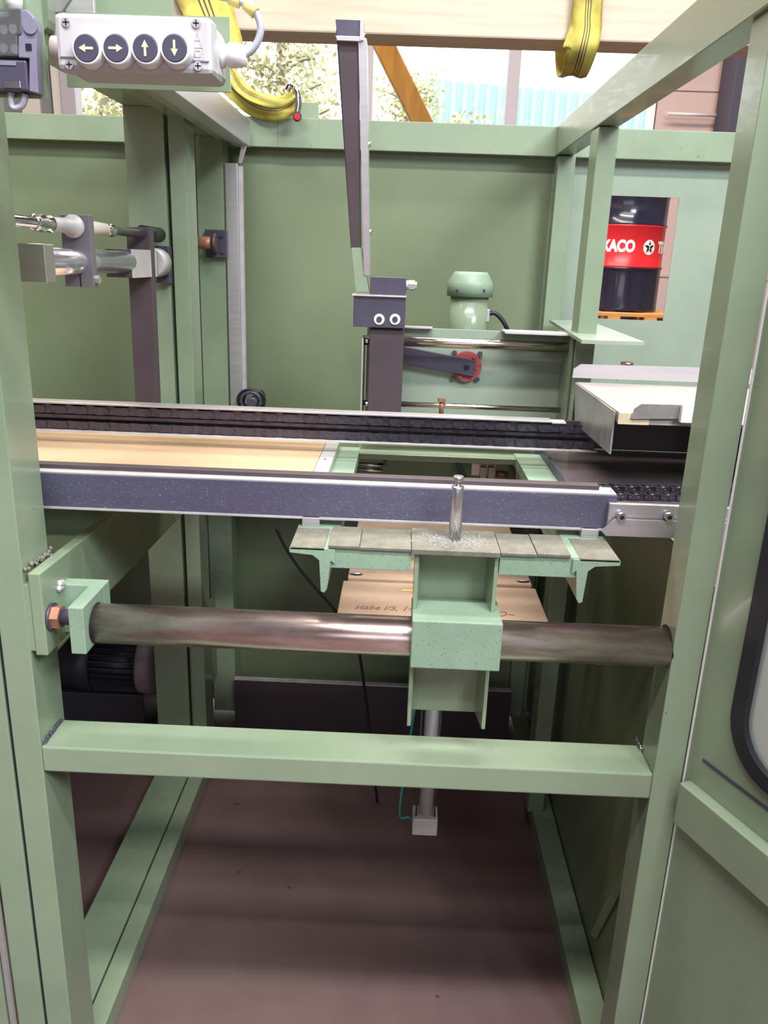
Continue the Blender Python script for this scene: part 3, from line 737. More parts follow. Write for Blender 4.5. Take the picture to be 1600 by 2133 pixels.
# ================================================================= FEED TRAY (upper right)
ft = thing('feed_tray', (0.6, 1.65, 1.31), 'raised feed tray with worn plank and bent sheet lip at the right', 'tray')
ZTY = 1.337
MB().box(0.392, 0.95, 1.418, 1.80, ZTY - 0.020, ZTY, 0.001).build('plank', PLANK, ft)
lp = [P(1190, 785, Y=1.815), P(1193, 767, Y=1.815), P(1208, 757, Y=1.815), P(1500, 764, Y=1.815), P(1500, 796, Y=1.815)]
lp = [Vector((v.x + (0.25 if i > 2 else 0), 1.802, v.z)) for i, v in enumerate(lp)]
MB().prism(lp, (0, 0.003, 0)).build('back_lip', ALU, ft)
MB().cyl(P(1306, 760, Y=1.83), P(1306, 760, Y=1.83) + Vector((0, 0, 0.006)), 0.014).build('lip_bolt', CHROME, ft)
ap = [P(1200, 797, X=.389), P(1283, 857, X=.389), P(1273, 946, X=.389), P(1200, 882, X=.389)]
MB().prism(ap, (-0.003, 0, 0)).build('side_apron', GALV, ft)
MB().box(0.390, 0.445, 1.4165, 1.4175, ZTY - 0.020, ZTY).build('end_grain', ENDGRAIN, ft)
ab = [P(1315, 872, Y=1.414), P(1322, 850, Y=1.414), P(1336, 840, Y=1.414), P(1418, 842, Y=1.414), P(1420, 872, Y=1.414)]
for v in ab: v.y = 1.414
MB().prism([v + Vector((0, 0.002, 0)) for v in ab], (0, -0.004, 0), 0.0006).build('angle_bracket', GALV, ft)
a = P(1421, 843, Y=1.405); b = P(1500, 883, Y=1.405)
MB().box(a.x, b.x + 0.1, 1.40, 1.412, b.z, a.z, 0.001).build('clamp_block', WHITEP, ft)
# tray support running in depth below the tray and standing on the chute plate
MB().box(0.74, 0.95, 1.45, 1.775, 1.182, ZTY - 0.020, 0.002).build('tray_support', UPRIGHT, ft)
# ================================================================= CRANK DRIVE UNIT (rear centre)
cd = thing('crank_drive', (0.2, 2.05, 1.2), 'green crank drive housing with red flange and two polished rods', 'drive unit')
YD = 2.10
zT = P(1060, 690, Y=YD).z; zB = 1.12
xl = P(765, 690, Y=YD).x; xR = 0.421
MB().box(xl, xR, YD, YD + 0.006, zB, zT, 0.001).build('mounting_plate', PANEL_PALE, cd)
MB().box(xR - 0.008, xR, 2.0, YD, zB, zT + 0.008, 0.001).build('end_cheek', GREEN, cd)
a = P(1045, 690, Y=YD).x
MB().box(a, xR, 2.02, YD + .008, zT, zT + 0.004).build('top_flange', ALU_DUSTY, cd)
MB().box(0.0, P(900, 690, Y=YD).x, YD - 0.02, YD + .008, zT, zT + 0.004).build('top_flange', ALU_DUSTY, cd)
a = P(755, 770, Y=2.05).x
MB().box(a, a + 0.004, 1.99, YD + .006, zB, P(755, 700, Y=2.05).z).build('end_cheek', ALU, cd)
rz = P(1000, 717, Y=2.03).z; rz2 = P(1000, 848, Y=2.03).z
MB().cyl((a, 2.03, rz), (xR - 0.006, 2.03, rz), 0.0125, n=28).build('guide_rod', ROD, cd)
MB().cyl((a, 2.03, rz2), (xR - 0.012, 2.03, rz2), 0.0068, n=20).build('guide_rod', ROD, cd)
fc = P(972, 763, Y=YD - 0.008)
fl = MB().cyl((fc.x, YD - 0.014, fc.z), (fc.x, YD, fc.z), 0.0385, n=40).build('red_flange', REDP, cd)
for dx, dz in ((.016, .026), (.026, -.004), (-.016, -.026), (-.026, .004), (.013, -.026)):
    MB().cyl((fc.x + dx, YD - 0.014, fc.z + dz), (fc.x + dx, YD - 0.018, fc.z + dz), 0.0045, n=12).build('screw', REDP, fl)
for dx, dz in ((-.033, .033), (.033, .033), (-.033, -.033), (.030, -.033)):
    MB().hexnut((fc.x + dx, YD - 0.008, fc.z + dz), (0, 1, 0), 0.0068, 0.008).build('hex_bolt', STEEL_DARK, cd)
q = [P(838, 722, Y=YD - .03), P(992, 752, Y=YD - .03), P(987, 785, Y=YD - .03), P(838, 757, Y=YD - .03)]
ca_ = MB().prism([Vector((v.x, YD - 0.026, v.z)) for v in q], (0, 0.012, 0), 0.0008).build('crank_arm', STEEL_DARK, cd)
c = P(972, 766, Y=YD - .03)
MB().cyl((c.x, YD - 0.0265, c.z), (c.x, YD - 0.0275, c.z), 0.0075).build('shaft_bore', GAP, ca_)
c = P(920, 843, Y=2.02)
MB().cyl((c.x, 2.02, rz2 - 0.02), (c.x, 2.02, rz2 + 0.012), 0.006, n=12).cyl((c.x, 2.02, rz2 + 0.012), (c.x, 2.02, rz2 + 0.02), 0.0105, n=6, smooth=False).build('stop_screw', RUST, cd)
# carrier on the rods, holding the lever
lc = thing('lever_carrier', (-0.03, 2.0, 1.2), 'dark steel upright with a head block and two pale washers, clamped on the polished rods', 'bracket')
a = P(768, 770, Y=1.99).x; b = P(839, 770, Y=1.99).x
MB().box(a, b, 1.985, 2.055, 1.20, P(800, 686, Y=1.985).z, 0.0015).build('upright', UPRIGHT, lc)
h0 = P(737, 616, Y=1.975); h1 = P(843, 684, Y=1.975)
hb_ = MB().box(h0.x, h1.x, 1.972, 2.055, h1.z, h0.z, 0.001).build('head_block', STEEL_DARK, lc)
MB().box(h0.x - 0.004, h1.x + 0.001, 1.966, 2.055, h0.z, h0.z + 0.004, 0.0006).build('cap_plate', ALU, lc)
t0 = P(772, 576, Y=1.99); t1 = P(845, 612, Y=1.99)
MB().box(t0.x, t1.x, 1.985, 2.05, h0.z + 0.004, t0.z, 0.001).build('clamp_block', STEEL_DARK, lc)
for px in (790, 823):
    c = P(px, 665, Y=1.97)
    w0 = MB().cyl((c.x, 1.972, c.z), (c.x, 1.969, c.z), 0.0128, n=28).build('washer', WHITEP, lc)
    MB().cyl((c.x, 1.969, c.z), (c.x, 1.966, c.z), 0.0068, n=16).build('screw_head', STEEL_DARK, w0)
c = P(845, 594, Y=2.01)
MB().cyl((c.x - .003, 2.01, c.z), (c.x + 0.008, 2.01, c.z), 0.011).cyl((c.x + .008, 2.01, c.z), (c.x + 0.022, 2.01, c.z), 0.0125, n=6, smooth=False).cyl((c.x + .022, 2.01, c.z), (c.x + 0.027, 2.01, c.z), 0.009, n=6, smooth=False).build('adjusting_nut', ALU_DUSTY, lc)
for y in (711, 843):
    c = P(768, y, Y=1.99)
    MB().hexnut((c.x - .002, 2.0, c.z), (-1, 0, 0), 0.006, 0.006).build('side_bolt', ALU, lc)

# tall lever: tapered channel
lv = thing('rocker_lever', (-0.12, 2.0, 1.48), 'tall tapered steel lever with a dark left side and bright worn face', 'lever')
tA, tB = P(702, 52, Y=1.93), P(752, 56, Y=1.93)
bA, bB = P(727, 470, Y=1.985), P(755, 470, Y=1.985)
cA, cB = P(737, 600, Y=1.985), P(768, 600, Y=1.985)
# left channel web (dark) seen from front
m_ = MB()
def quadbar(m_, a, b, c, d, dep):
    v = Vector((0, dep, 0)); m_.hexa([c, d, d + v, c + v, a, b, b + v, a + v], 0.0006)
quadbar(m_, P(700, 62, Y=1.93), P(747, 62, Y=1.93), P(731, 518, Y=1.985), P(753, 518, Y=1.985), 0.004)
quadbar(m_, P(700, 62, Y=1.93), P(704, 62, Y=1.93), P(731, 518, Y=1.985), P(734, 518, Y=1.985), 0.05)
m_.build('dark_web', UPRIGHT, lv)
m_ = MB(); quadbar(m_, P(732, 516, Y=1.984), P(753, 516, Y=1.984), P(741, 608, Y=1.984), P(769, 608, Y=1.984), 0.035)
m_.build('lever_foot', GREEN, lv)
m_ = MB(); quadbar(m_, P(746, 80, Y=1.928), P(764, 80, Y=1.928), P(758, 574, Y=1.982), P(771, 574, Y=1.982), 0.05)
m_.build('bright_face', ALU, lv)
m_ = MB(); quadbar(m_, P(699, 40, Y=1.924), P(756, 42, Y=1.924), P(702, 76, Y=1.924), P(752, 78, Y=1.924), 0.055)
m_.build('end_tube', STEEL_DARK, lv)
m_ = MB(); quadbar(m_, P(699, 74, Y=1.920), P(753, 76, Y=1.920), P(702, 84, Y=1.920), P(752, 86, Y=1.920), 0.012)
quadbar(m_, P(750, 40, Y=1.919), P(757, 40, Y=1.919), P(749, 84, Y=1.919), P(757, 84, Y=1.919), 0.06)
m_.build('end_rim', ALU, lv)
for (px, y, yy) in ((758, 73, 1.93), (770, 300, 1.95), (772, 483, 1.97)):
    c = P(px, y, Y=yy)
    MB().cyl((c.x - 0.006, yy + .01, c.z), (c.x + 0.003, yy + .01, c.z), 0.0055, n=10).build('rivet', CHROME, lv)

# gear motor
gm = thing('gear_motor', (0.16, 2.2, 1.38), 'small green upright motor with a domed cap behind the crank plate', 'motor')
gY = 2.20
gx = P(977, 640, Y=gY).x; rr_ = (P(1016, 650, Y=gY).x - P(937, 650, Y=gY).x) / 2
zc0 = P(977, 614, Y=gY).z; ztop = P(977, 566, Y=gY).z; rc = (P(1026, 600, Y=gY).x - P(930, 600, Y=gY).x) / 2
MB().cyl((gx, gY, 1.30), (gx, gY, zc0 + 0.01), rr_, n=40).build('motor_body', GREEN, gm)
MB().lathe((gx, gY, zc0 - 0.004), (0, 0, 1), [(rc, 0), (rc, 0.028), (rc * 0.97, 0.036), (rc * 0.80, ztop - zc0 - 0.004), (rc * 0.70, ztop - zc0 + 0.004)], 40).build('motor_cap', GREEN_DUSTY, gm)
MB().box(gx - 0.05, gx + 0.05, YD + 0.006, gY + 0.04, 1.25, 1.31, 0.003).build('gear_housing', PANEL_PALE, gm)
for px in (950, 1010):
    c = P(px, 606, Y=gY - rc)
    d_ = Vector((c.x - gx, -0.9 * rc, 0)).normalized()
    MB().cyl(Vector((gx, gY, c.z)) + d_ * (rc - 0.002), Vector((gx, gY, c.z)) + d_ * (rc + 0.002), 0.004, n=10).build('cap_screw', STEEL_DARK, gm)
c = P(1016, 655, Y=gY)
MB().box(gx + rr_ - 0.004, gx + rr_ + 0.004, gY - 0.02, gY + 0.02, c.z - 0.018, c.z + 0.014, 0.001).build('cable_entry', ALU, gm)
MB().tube([(gx + rr_, gY, c.z), P(1030, 652, Y=gY), P(1045, 665, Y=gY), P(1056, 684, Y=gY), P(1060, 700, Y=gY + .01)], 0.006).build('motor_cable', BLACK, gm)
# ================================================================= SHAFT LINKAGE (left, runs in depth)
sa = thing('linkage_shaft', (-0.62, 1.7, 1.3), 'bright steel shaft with dark clamp plate and bearing block at the left', 'shaft')
SX = P(158, 548, Y=1.53).x
sz = P(150, 545, X=SX).z
MB().cyl((SX, 1.30, sz), (SX, 1.81, sz), 0.0225, n=36).build('shaft_bar', SHAFT, sa)
a = P(34, 506, Y=1.28); b = P(99, 590, Y=1.28)
MB().box(b.x - 0.085, b.x, 1.28, 1.315, b.z, a.z, 0.0015).build('end_block', ALU, sa)
Yc = 1.53
a = P(124, 446, Y=Yc); b = P(196, 599, Y=Yc)
cpz = MB().box(a.x, b.x, Yc, Yc + 0.022, b.z, a.z, 0.001).build('clamp_plate', MIDSTEEL, sa)
c = P(168, 584, Y=Yc); MB().box(c.x - 0.001, c.x + 0.001, Yc - 0.001, Yc + .001, b.z, b.z + 0.03).build('clamp_slot', GAP, cpz)
c = P(208, 586, Y=Yc + .01); MB().hexnut((b.x, Yc + .011, b.z + 0.014), (1, 0, 0), 0.008, 0.008).build('clamp_screw', ALU, cpz)
# bearing block, front face dark, light on right face painted as a pale sheet
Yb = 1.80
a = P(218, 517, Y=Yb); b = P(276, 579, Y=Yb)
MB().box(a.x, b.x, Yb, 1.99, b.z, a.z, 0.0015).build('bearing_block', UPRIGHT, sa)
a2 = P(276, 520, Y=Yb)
MB().box(b.x, b.x + 0.003, Yb, 1.975, b.z, a.z).build('block_lit_face', ALU_DUSTY, sa)
# vertical lever bar
Yv = 1.93
a = P(262, 472, Y=Yv); b = P(316, 840, Y=Yv)
MB().hexa([(P(282, 845, Y=Yv).x, Yv, 1.16), (P(328, 845, Y=Yv).x, Yv, 1.16), (P(328, 845, Y=Yv).x, Yv + .03, 1.16), (P(282, 845, Y=Yv).x, Yv + .03, 1.16),
           (a.x, Yv, a.z), (P(312, 472, Y=Yv).x, Yv, a.z), (P(312, 472, Y=Yv).x, Yv + .03, a.z), (a.x, Yv + .03, a.z)], 0.0015).build('lever_bar', UPRIGHT, sa)
c = P(331, 547, Y=2.06)
MB().cyl((c.x - .005, 2.0, c.z), (c.x - .005, 2.07, c.z), 0.034, n=32).build('collar', ALU_DUSTY, sa)
c = P(318, 488, Y=2.05); MB().cyl((c.x, 1.97, c.z), (c.x, 2.10, c.z), 0.018).build('pivot', BLACK, sa)
a = P(322, 512, Y=2.10); b = P(354, 590, Y=2.10)
fp = MB().box(a.x, b.x, 2.10, 2.13, b.z, a.z, 0.001).build('bearing_flange', STEEL_DARK, sa)
for y in (528, 552, 574):
    c = P(345, y, Y=2.10); MB().cyl((c.x, 2.10, c.z), (c.x, 2.092, c.z), 0.007, n=12).build('flange_bolt', GAP, fp)
# the thin control rod with taped joint
rod = thing('control_rod', (-0.63, 1.6, 1.6), 'thin steel rod with taped joint passing through the clamp plate above the shaft', 'rod')
rz_ = P(60, 462, Y=1.33).z + 0.002
ra = P(30, 463, Y=1.33); rbp = P(90, 465, Y=1.45); rc_ = P(150, 472, Y=1.52); rd = P(235, 480, Y=1.68); re = P(300, 489, Y=1.95)
lx = lambda t: Vector((-0.622, 1.25 + t * 0.8, 0))
RX = P(155, 472, Y=1.53).x
zr = P(155, 472, Y=1.53).z
MB().cyl((RX, 1.2, zr), (RX, 1.97, zr), 0.009, n=18).build('rod_bar', CHROME, rod)
MB().lathe((RX, 1.43, zr), (0, 1, 0), [(0.009, 0), (0.012, .015), (0.0125, .03), (0.0135, .085), (0.019, .087), (0.0205, .092), (0.0205, .098), (0.012, .0985)], 24).build('threaded_sleeve', ALU_DUSTY, rod)
MB().lathe((RX, 1.36, zr), (0, 1, 0), [(0.0095, 0), (0.0135, .005), (0.011, .02), (0.0145, .03), (0.0115, .045), (0.0145, .06), (0.010, .07)], 16).build('foil_tape', CHROME, rod)
MB().lathe((RX, 1.553, zr), (0, 1, 0), [(0.0135, 0), (0.014, .06), (0.0125, .13), (0.008, .135)], 24).build('plastic_sleeve', CREAM, rod)
MB().lathe((RX, 1.69, zr), (0, 1, 0), [(0.0095, 0), (0.0125, .005), (0.010, .02), (0.013, .03), (0.010, .04)], 16).build('foil_tape', CHROME, rod)

# rear bearing with stub shaft on the left corner post
rbk = thing('stub_bearing', (-0.55, 2.4, 1.58), 'dark square bearing with short rusty shaft on the left corner post', 'bearing')
a = P(428, 478, Y=2.44); b = P(474, 538, Y=2.44)
MB().box(a.x, b.x, 2.43, 2.45, b.z, a.z, 0.002).build('bearing_housing', STEEL_DARK, rbk)
MB().cyl(P(412, 505, Y=2.40), P(448, 506, Y=2.40), 0.017).build('stub_shaft', RUST, rbk)
MB().cyl(P(444, 506, Y=2.40), P(452, 506, Y=2.40), 0.026).build('shaft_seal', UPRIGHT, rbk)
for (px, y) in ((462, 490), (464, 524), (438, 530)):
    c = P(px, y, Y=2.43); MB().hexnut((c.x, 2.43, c.z), (0, -1, 0), 0.006, 0.006).build('bolt', STEEL_DARK, rbk)

# small blower / coiled hose low at the back wall
bl = thing('hose_coil', (-0.45, 2.4, 1.14), 'black coiled hose hanging on a small hook behind the rear rail', 'hose')
c = P(520, 835, Y=2.44)
for k, (r, dy) in enumerate(((0.036, 0), (0.030, -.012), (0.033, .012))):
    pts = [(c.x + r * math.cos(t / 12 * 6.28) + 0.006 * k, 2.44 + dy, c.z + r * 0.95 * math.sin(t / 12 * 6.28)) for t in range(13)]
    MB().tube(pts, 0.0045, n=8, sub=3).build('hose_loop', BLACK if k != 1 else STEEL_DARK, bl)
MB().cyl((c.x + .012, 2.40, c.z), (c.x + .012, 2.57, c.z), 0.014).build('hook_stub', STEEL_DARK, bl)

# ================================================================= INNER DETAILS between the boards
vv = thing('valve_block', (0.2, 2.0, 1.0), 'small grey valve block with two solenoids and copper fittings seen down the gap', 'valve')
Yq = 2.25
def q2(px, y): return P(px, y, Y=Yq)
a, b = q2(983, 965), q2(1032, 992)
MB().box(a.x, b.x, Yq, Yq + .03, b.z, a.z, 0.001).build('valve_body', ALU, vv)
for px in (1000, 1017):
    a, b = q2(px, 970), q2(px + 11, 998)
    MB().box(a.x, b.x, Yq - .02, Yq, b.z, a.z, 0.001).build('solenoid', ALU_DUSTY, vv)
MB().cyl(q2(1034, 986), q2(1058, 988), 0.009).build('copper_fitting', RUST, vv)
MB().lathe(q2(1080, 997), (0, 0, 1), [(0.014, 0), (0.006, 0.02), (0.004, 0.03)], 12).build('nozzle', RUST, vv)
MB().box(q2(968, 965).x, q2(978, 965).x, Yq, Yq + .02, q2(968, 976).z, q2(968, 965).z, .001).build('teal_plug', TEAL, vv)
a, b = q2(960, 1000), q2(1100, 1012)
MB().box(a.x, b.x, Yq, Yq + .04, b.z, a.z, 0.001).build('base_bar', STEEL_DARK, vv)
MB().box(a.x, a.x + .02, Yq + .04, 2.572, b.z, a.z, 0.001).box(b.x - .02, b.x, Yq + .04, 2.572, b.z, a.z, 0.001).build('holder', STEEL_DARK, vv)
cy = thing('chrome_rods', (-0.08, 2.2, 1.0), 'pair of short chromed rods seen down the gap at left', 'rod')
for y in (966, 977):
    a, b = P(742, y, Y=2.2), P(798, y + 3, Y=2.2)
    MB().cyl(a, b, 0.006).build('rod_bar', CHROME, cy)
MB().box(P(798, 970, Y=2.2).x, P(806, 970, Y=2.2).x, 2.18, 2.572, 1.03, P(742, 960, Y=2.2).z + .01, .001).build('rod_holder', STEEL_DARK, cy)

# plywood cover boards below
pb1 = thing('plywood_board', (0.11, 1.75, 0.86), 'reddish plywood board with a pencil note, lying under the carriage', 'board')
ZP = 0.86
l0 = P(703, 1272, Z=ZP); r0 = P(1143, 1295, Z=ZP); l1 = P(722, 1213, Z=ZP); r1 = P(1117, 1222, Z=ZP)
yf = 1.46
MB().box(l0.x, r0.x, yf, (l1.y + r1.y) / 2, ZP - 0.018, ZP, 0.002).build('board_sheet', PLY, pb1)
ZQ = 0.868
pb2 = thing('plywood_board', (0.11, 2.0, 0.86), 'rear plywood board with two finger slots at its front edge, below the rail', 'board')
l2 = P(735, 1168, Z=ZQ)
yb0 = (l1.y + r1.y) / 2 + 0.002
MB().box(l0.x + .01, r0.x - .008, yb0, 2.33, ZQ - 0.018, ZQ, 0.003).build('board_sheet', PLY, pb2)
for px, y in ((742, 1196), (1090, 1211)):
    c = P(px, y, Z=ZQ)
    t = [(c.x + 0.016 * math.cos(k / 14 * 6.28), c.y + 0.009 * math.sin(k / 14 * 6.28)) for k in range(14)]
    MB().prism([(a, b, ZQ + .0002) for a, b in t], (0, 0, 0.0006)).build('finger_slot', GAP, pb2)
    MB().tube([(c.x - .014, c.y, ZQ + .001), (c.x - .004, c.y - .006, ZQ + .004), (c.x + .008, c.y - .005, ZQ + .004), (c.x + .012, c.y + .002, ZQ + .001)], 0.0022, n=6).build('slot_ring', ALU, pb2)
def textmesh(name, txt, size, m, parent, fn, bold=0.0, font_shear=0.0, align='CENTER'):
    cu = bpy.data.curves.new(name, 'FONT'); cu.body = txt; cu.size = size; cu.extrude = 0.0002; cu.offset = bold
    cu.align_x = align; cu.align_y = 'CENTER'; cu.shear = font_shear
    o = bpy.data.objects.new(name, cu); COL.objects.link(o)
    bpy.context.view_layer.update()
    me = bpy.data.meshes.new_from_object(o.evaluated_get(bpy.context.evaluated_depsgraph_get()))
    bpy.data.objects.remove(o); bpy.data.curves.remove(cu)
    bm = bmesh.new(); bm.from_mesh(me)
    big = [e for e in bm.edges if e.calc_length() > size * 0.12]
    for _ in range(2):
        big = [e for e in bm.edges if e.calc_length() > size * 0.12]
        if big: bmesh.ops.subdivide_edges(bm, edges=big, cuts=1)
    for v in bm.verts: v.co = fn(v.co)
    mb = MB(); mb.bm.free(); mb.bm = bm
    for f in bm.faces: f.material_index = 0
    return mb.build(name, m, parent)
c = P(800, 1267, Z=ZP)
textmesh('pencil_note', 'stabe l/5, 1=', 0.026, PENCIL, pb1, lambda v: Vector((c.x + v.x, c.y + v.y * 1.2, ZP + 0.0003 + v.z)), font_shear=0.4)
c2 = P(1050, 1280, Z=ZP)
textmesh('pencil_note', 'O~', 0.03, PENCIL, pb1, lambda v: Vector((c2.x + v.x, c2.y + v.y * 1.2, ZP + 0.0003 + v.z)), font_shear=0.4)
# legs that carry the boards
MB().box(-0.03, 0.0, 1.55, 2.568, ZP - 0.05, ZP - 0.0185).build('support_bar', GAP, pb1)
MB().box(0.22, 0.25, 1.55, 2.568, ZP - 0.05, ZP - 0.0185).build('support_bar', GAP, pb1)
yp = P(852, 1232, Z=ZP)
tag(MB().box(yp.x - .018, yp.x + .02, yp.y, yp.y + .004, ZP, ZP + .003, .0008).build('pencil', LABELY), 'short yellow pencil stub lying on the plywood beside the column', 'pencil')

# pneumatic cylinder hanging in the centre below
pc = thing('pneumatic_cylinder', (0.1, 1.47, 0.39), 'grey pneumatic cylinder with square end cap hanging below the front cross rail', 'cylinder')
Yk = 1.52
a, b = P(860, 1706, Y=Yk), P(910, 1742, Y=Yk)
MB().box(a.x, b.x, Yk, Yk + 0.05, b.z, a.z, 0.002).build('end_cap', ALU_DUSTY, pc)
cx_ = (a.x + b.x) / 2
MB().cyl((cx_ + .002, Yk + .025, a.z), (cx_ + .004, Yk + .025, 0.70), 0.0165, n=28).build('barrel', ALU_DUSTY, pc)
for s in (-1, 1): MB().cyl((cx_ + s * .021, Yk + .012, a.z), (cx_ + s * .021, Yk + .012, 0.70), 0.0022, n=8).build('tie_rod', STEEL_DARK, pc)
MB().box(cx_ - .024, cx_ + .028, Yk, Yk + .05, 0.70, 0.725, .001).build('head_cap', STEEL_DARK, pc)
MB().cyl((cx_ + .006, Yk + .025, 0.72), (cx_ + .016, Yk + .025, 0.842), 0.008).build('piston_rod', CHROME, pc)
t = [P(838, 1640, Y=Yk), P(834, 1700, Y=Yk), P(850, 1702, Y=Yk), P(862, 1715, Y=Yk)]
t[-1].y = Yk + .01
MB().tube([(cx_ - .03, Yk + .02, .71)] + t, 0.0028, n=8).build('air_hose', TEAL, pc)

# electric motor low at left rear
em = thing('electric_motor', (-0.95, 2.4, 0.1), 'dark finned electric motor with pinkish grey end cover, low behind the left posts', 'motor')
Ym = 2.42
zc_ = P(260, 1378, Y=Ym).z; rM = 0.10
x0 = P(205, 1370, Y=Ym).x; x1 = P(298, 1370, Y=Ym).x
body = MB().cyl((x0, Ym, zc_), (x1, Ym, zc_), rM * 0.86, n=36)
for i in range(28):
    t = i / 28 * 2 * math.pi; o = Vector((0, math.cos(t), math.sin(t))); tt = Vector((0, -math.sin(t), math.cos(t)))
    p = Vector((x0, Ym, zc_)); 
    body.prism([p + o * rM * .8 + tt * .002, p + o * rM + tt * .0015, p + o * rM - tt * .0015, p + o * rM * .8 - tt * .002], (x1 - x0, 0, 0))
body.build('finned_body', MOTORD, em)
MB().lathe((x1, Ym, zc_), (1, 0, 0), [(rM * 1.02, 0), (rM * 1.04, 0.01), (rM * 1.03, 0.04), (rM * .9, 0.055), (rM * .5, .06)], 32).build('end_cover', MOTORC, em)
MB().lathe((x0, Ym, zc_), (-1, 0, 0), [(rM * 1.04, 0), (rM * 1.02, 0.05), (rM * .95, 0.06), (rM * .9, .20), (rM * .5, .22)], 32).build('gear_head', MOTORD, em)
MB().box(x0 - .12, x1 + .02, Ym - .08, Ym + .08, 0, zc_ - rM * .8, .003).build('motor_base', MOTORD, em)
# loose cable behind
tag(MB().tube([P(575, 1100, Y=1.95), P(600, 1150, Y=1.95), P(640, 1205, Y=1.97), P(700, 1275, Y=1.98), P(745, 1340, Y=2.0), (-0.02, 2.05, .01)], 0.004, n=8).build('loose_cable', BLACK),
    'thin black cable sagging behind the carriage at left', 'cable')
# low cross bar near the floor at the back
cb = thing('floor_channel', (-0.1, 2.7, 0), 'low dark steel channel lying on the floor behind the machine', 'channel')
MB().box(-0.53, 0.42, 2.42, 2.425, 0.0, 0.195, .001).build('channel_web', UPRIGHT, cb)
MB().box(-0.53, 0.42, 2.418, 2.44, 0.195, 0.199, .001).build('upper_edge', ALU_DUSTY, cb)
# ================================================================= CONTROL BOX
KY = 0.90
bxo = thing('control_box', (-0.28, KY, 1.74), 'pale grey control box with four arrow push buttons at top left', 'control box')
a, b = P(112, 28, Y=KY), P(440, 30, Y=KY)
c, d = P(118, 150, Y=KY), P(445, 152, Y=KY)
kx0, kx1 = (a.x + c.x) / 2, (b.x + d.x) / 2
kz1, kz0 = (a.z + b.z) / 2, (c.z + d.z) / 2
tl_ = MB().box(kx0, kx1, KY, KY + 0.026, kz0, kz1, 0.005).build('lid', PLASTIC, bxo)
MB().box(kx0 + 0.001, kx1 - 0.001, KY + 0.0262, KY + 0.072, kz0 + 0.001, kz1 - 0.001, 0.007).build('box_body', PLASTIC, bxo)
MB().box(kx0 + .004, kx1 - .004, KY - 0.0012, KY + .001, kz0 + .0115, kz0 + .0125).build('lid_groove', GREYPL, bxo)
arrowpts = [(-1, -.16), (0.1, -.16), (0.1, -.5), (1, 0), (0.1, .5), (0.1, .16), (-1, .16)]
for px, py, ang in ((180, 101, 180), (242, 101, 0), (303, 101, 90), (364, 101, -90)):
    c = P(px, py, Y=KY - 0.012)
    btn = MB().lathe((c.x, KY + .001, c.z), (0, -1, 0), [(0.0168, 0), (0.0166, 0.004), (0.0152, 0.009), (0.0148, 0.0125), (0.0134, 0.014), (0.0124, 0.0135), (0.0124, 0.012)], 40).build('push_button', WHITEP, bxo)
    MB().lathe((c.x, KY - 0.010, c.z), (0, -1, 0), [(0.0125, 0), (0.0124, 0.003), (0.0118, 0.0036)], 36).build('button_cap', BTN, btn)
    ca0, sa0 = math.cos(R_(ang)), math.sin(R_(ang))
    MB().prism([(c.x + .0072 * (u * ca0 - v * sa0), KY - 0.0137, c.z + .0072 * (u * sa0 + v * ca0)) for u, v in arrowpts], (0, -0.0004, 0)).build('arrow_symbol', ARROW, btn)
for px, py in ((138, 47), (409, 49), (145, 135), (413, 138)):
    c = P(px, py, Y=KY)
    s0 = MB().cyl((c.x, KY + .001, c.z), (c.x, KY - 0.0015, c.z), 0.0042, n=20).build('corner_screw', ALU, bxo)
    MB().box(c.x - .003, c.x + .003, KY - 0.0018, KY - .0014, c.z - .0006, c.z + .0006).box(c.x - .0006, c.x + .0006, KY - 0.0018, KY - .0014, c.z - .003, c.z + .003).build('screw_cross', BLACK, s0)
# embossed approval marks
c = P(411, 82, Y=KY); r_ = 0.0055
mk = MB()
def stroke(m, p, q, w=0.0003):
    p = Vector(p); q = Vector(q); d = (q - p).normalized(); n = Vector((-d.z, 0, d.x)) * w
    m.prism([p + n, q + n, q - n, p - n], (0, -0.0006, 0))
y_ = KY + .0001
stroke(mk, (c.x - .004, y_, c.z - .006), (c.x, y_, c.z + .006)); stroke(mk, (c.x + .004, y_, c.z - .006), (c.x, y_, c.z + .006)); stroke(mk, (c.x - .003, y_, c.z - .001), (c.x + .003, y_, c.z - .001))
c = P(412, 112, Y=KY)
for s in (0.0055, 0.0028):
    q = [(c.x - s, y_, c.z - s), (c.x + s, y_, c.z - s), (c.x + s, y_, c.z + s), (c.x - s, y_, c.z + s)]
    for i in range(4): stroke(mk, q[i], q[(i + 1) % 4])
mk.build('embossed_mark', PLASTIC, bxo)
g = P(465, 115, Y=KY + .045)
gl_ = MB().lathe((kx1 - .002, KY + .045, g.z), (1, 0, 0), [(0.0125, 0), (0.0125, .004), (0.0105, .005), (0.0105, .009), (0.0122, .010), (0.0115, .022), (0.009, .027), (0.005, .028)], 24).build('cable_gland', WHITEP, bxo)
gy = KY + .045
gx_ = kx1 + .026
cpath = [(gx_ - .004, gy, g.z), P(522, 106, Y=gy), P(536, 88, Y=gy), P(543, 62, Y=gy), P(537, 35, Y=gy), P(518, 12, Y=gy), P(490, 0, Y=gy), P(440, -12, Y=gy), P(380, -25, Y=gy)]
MB().tube(cpath, 0.0038, n=12).build('cable', CABLE, bxo)
for (u, v) in (((512, 8), (532, 28)), ((478, -3), (500, 5))):
    MB().cyl(P(*u, Y=gy), P(*v, Y=gy), 0.0060, n=12).build('cable_tag', LABELY, bxo)
MB().cyl((kx0 + .002, KY + .045, g.z), (kx0 - .020, KY + .045, g.z), 0.014, r1=0.013).build('side_plug', CREAM, bxo)

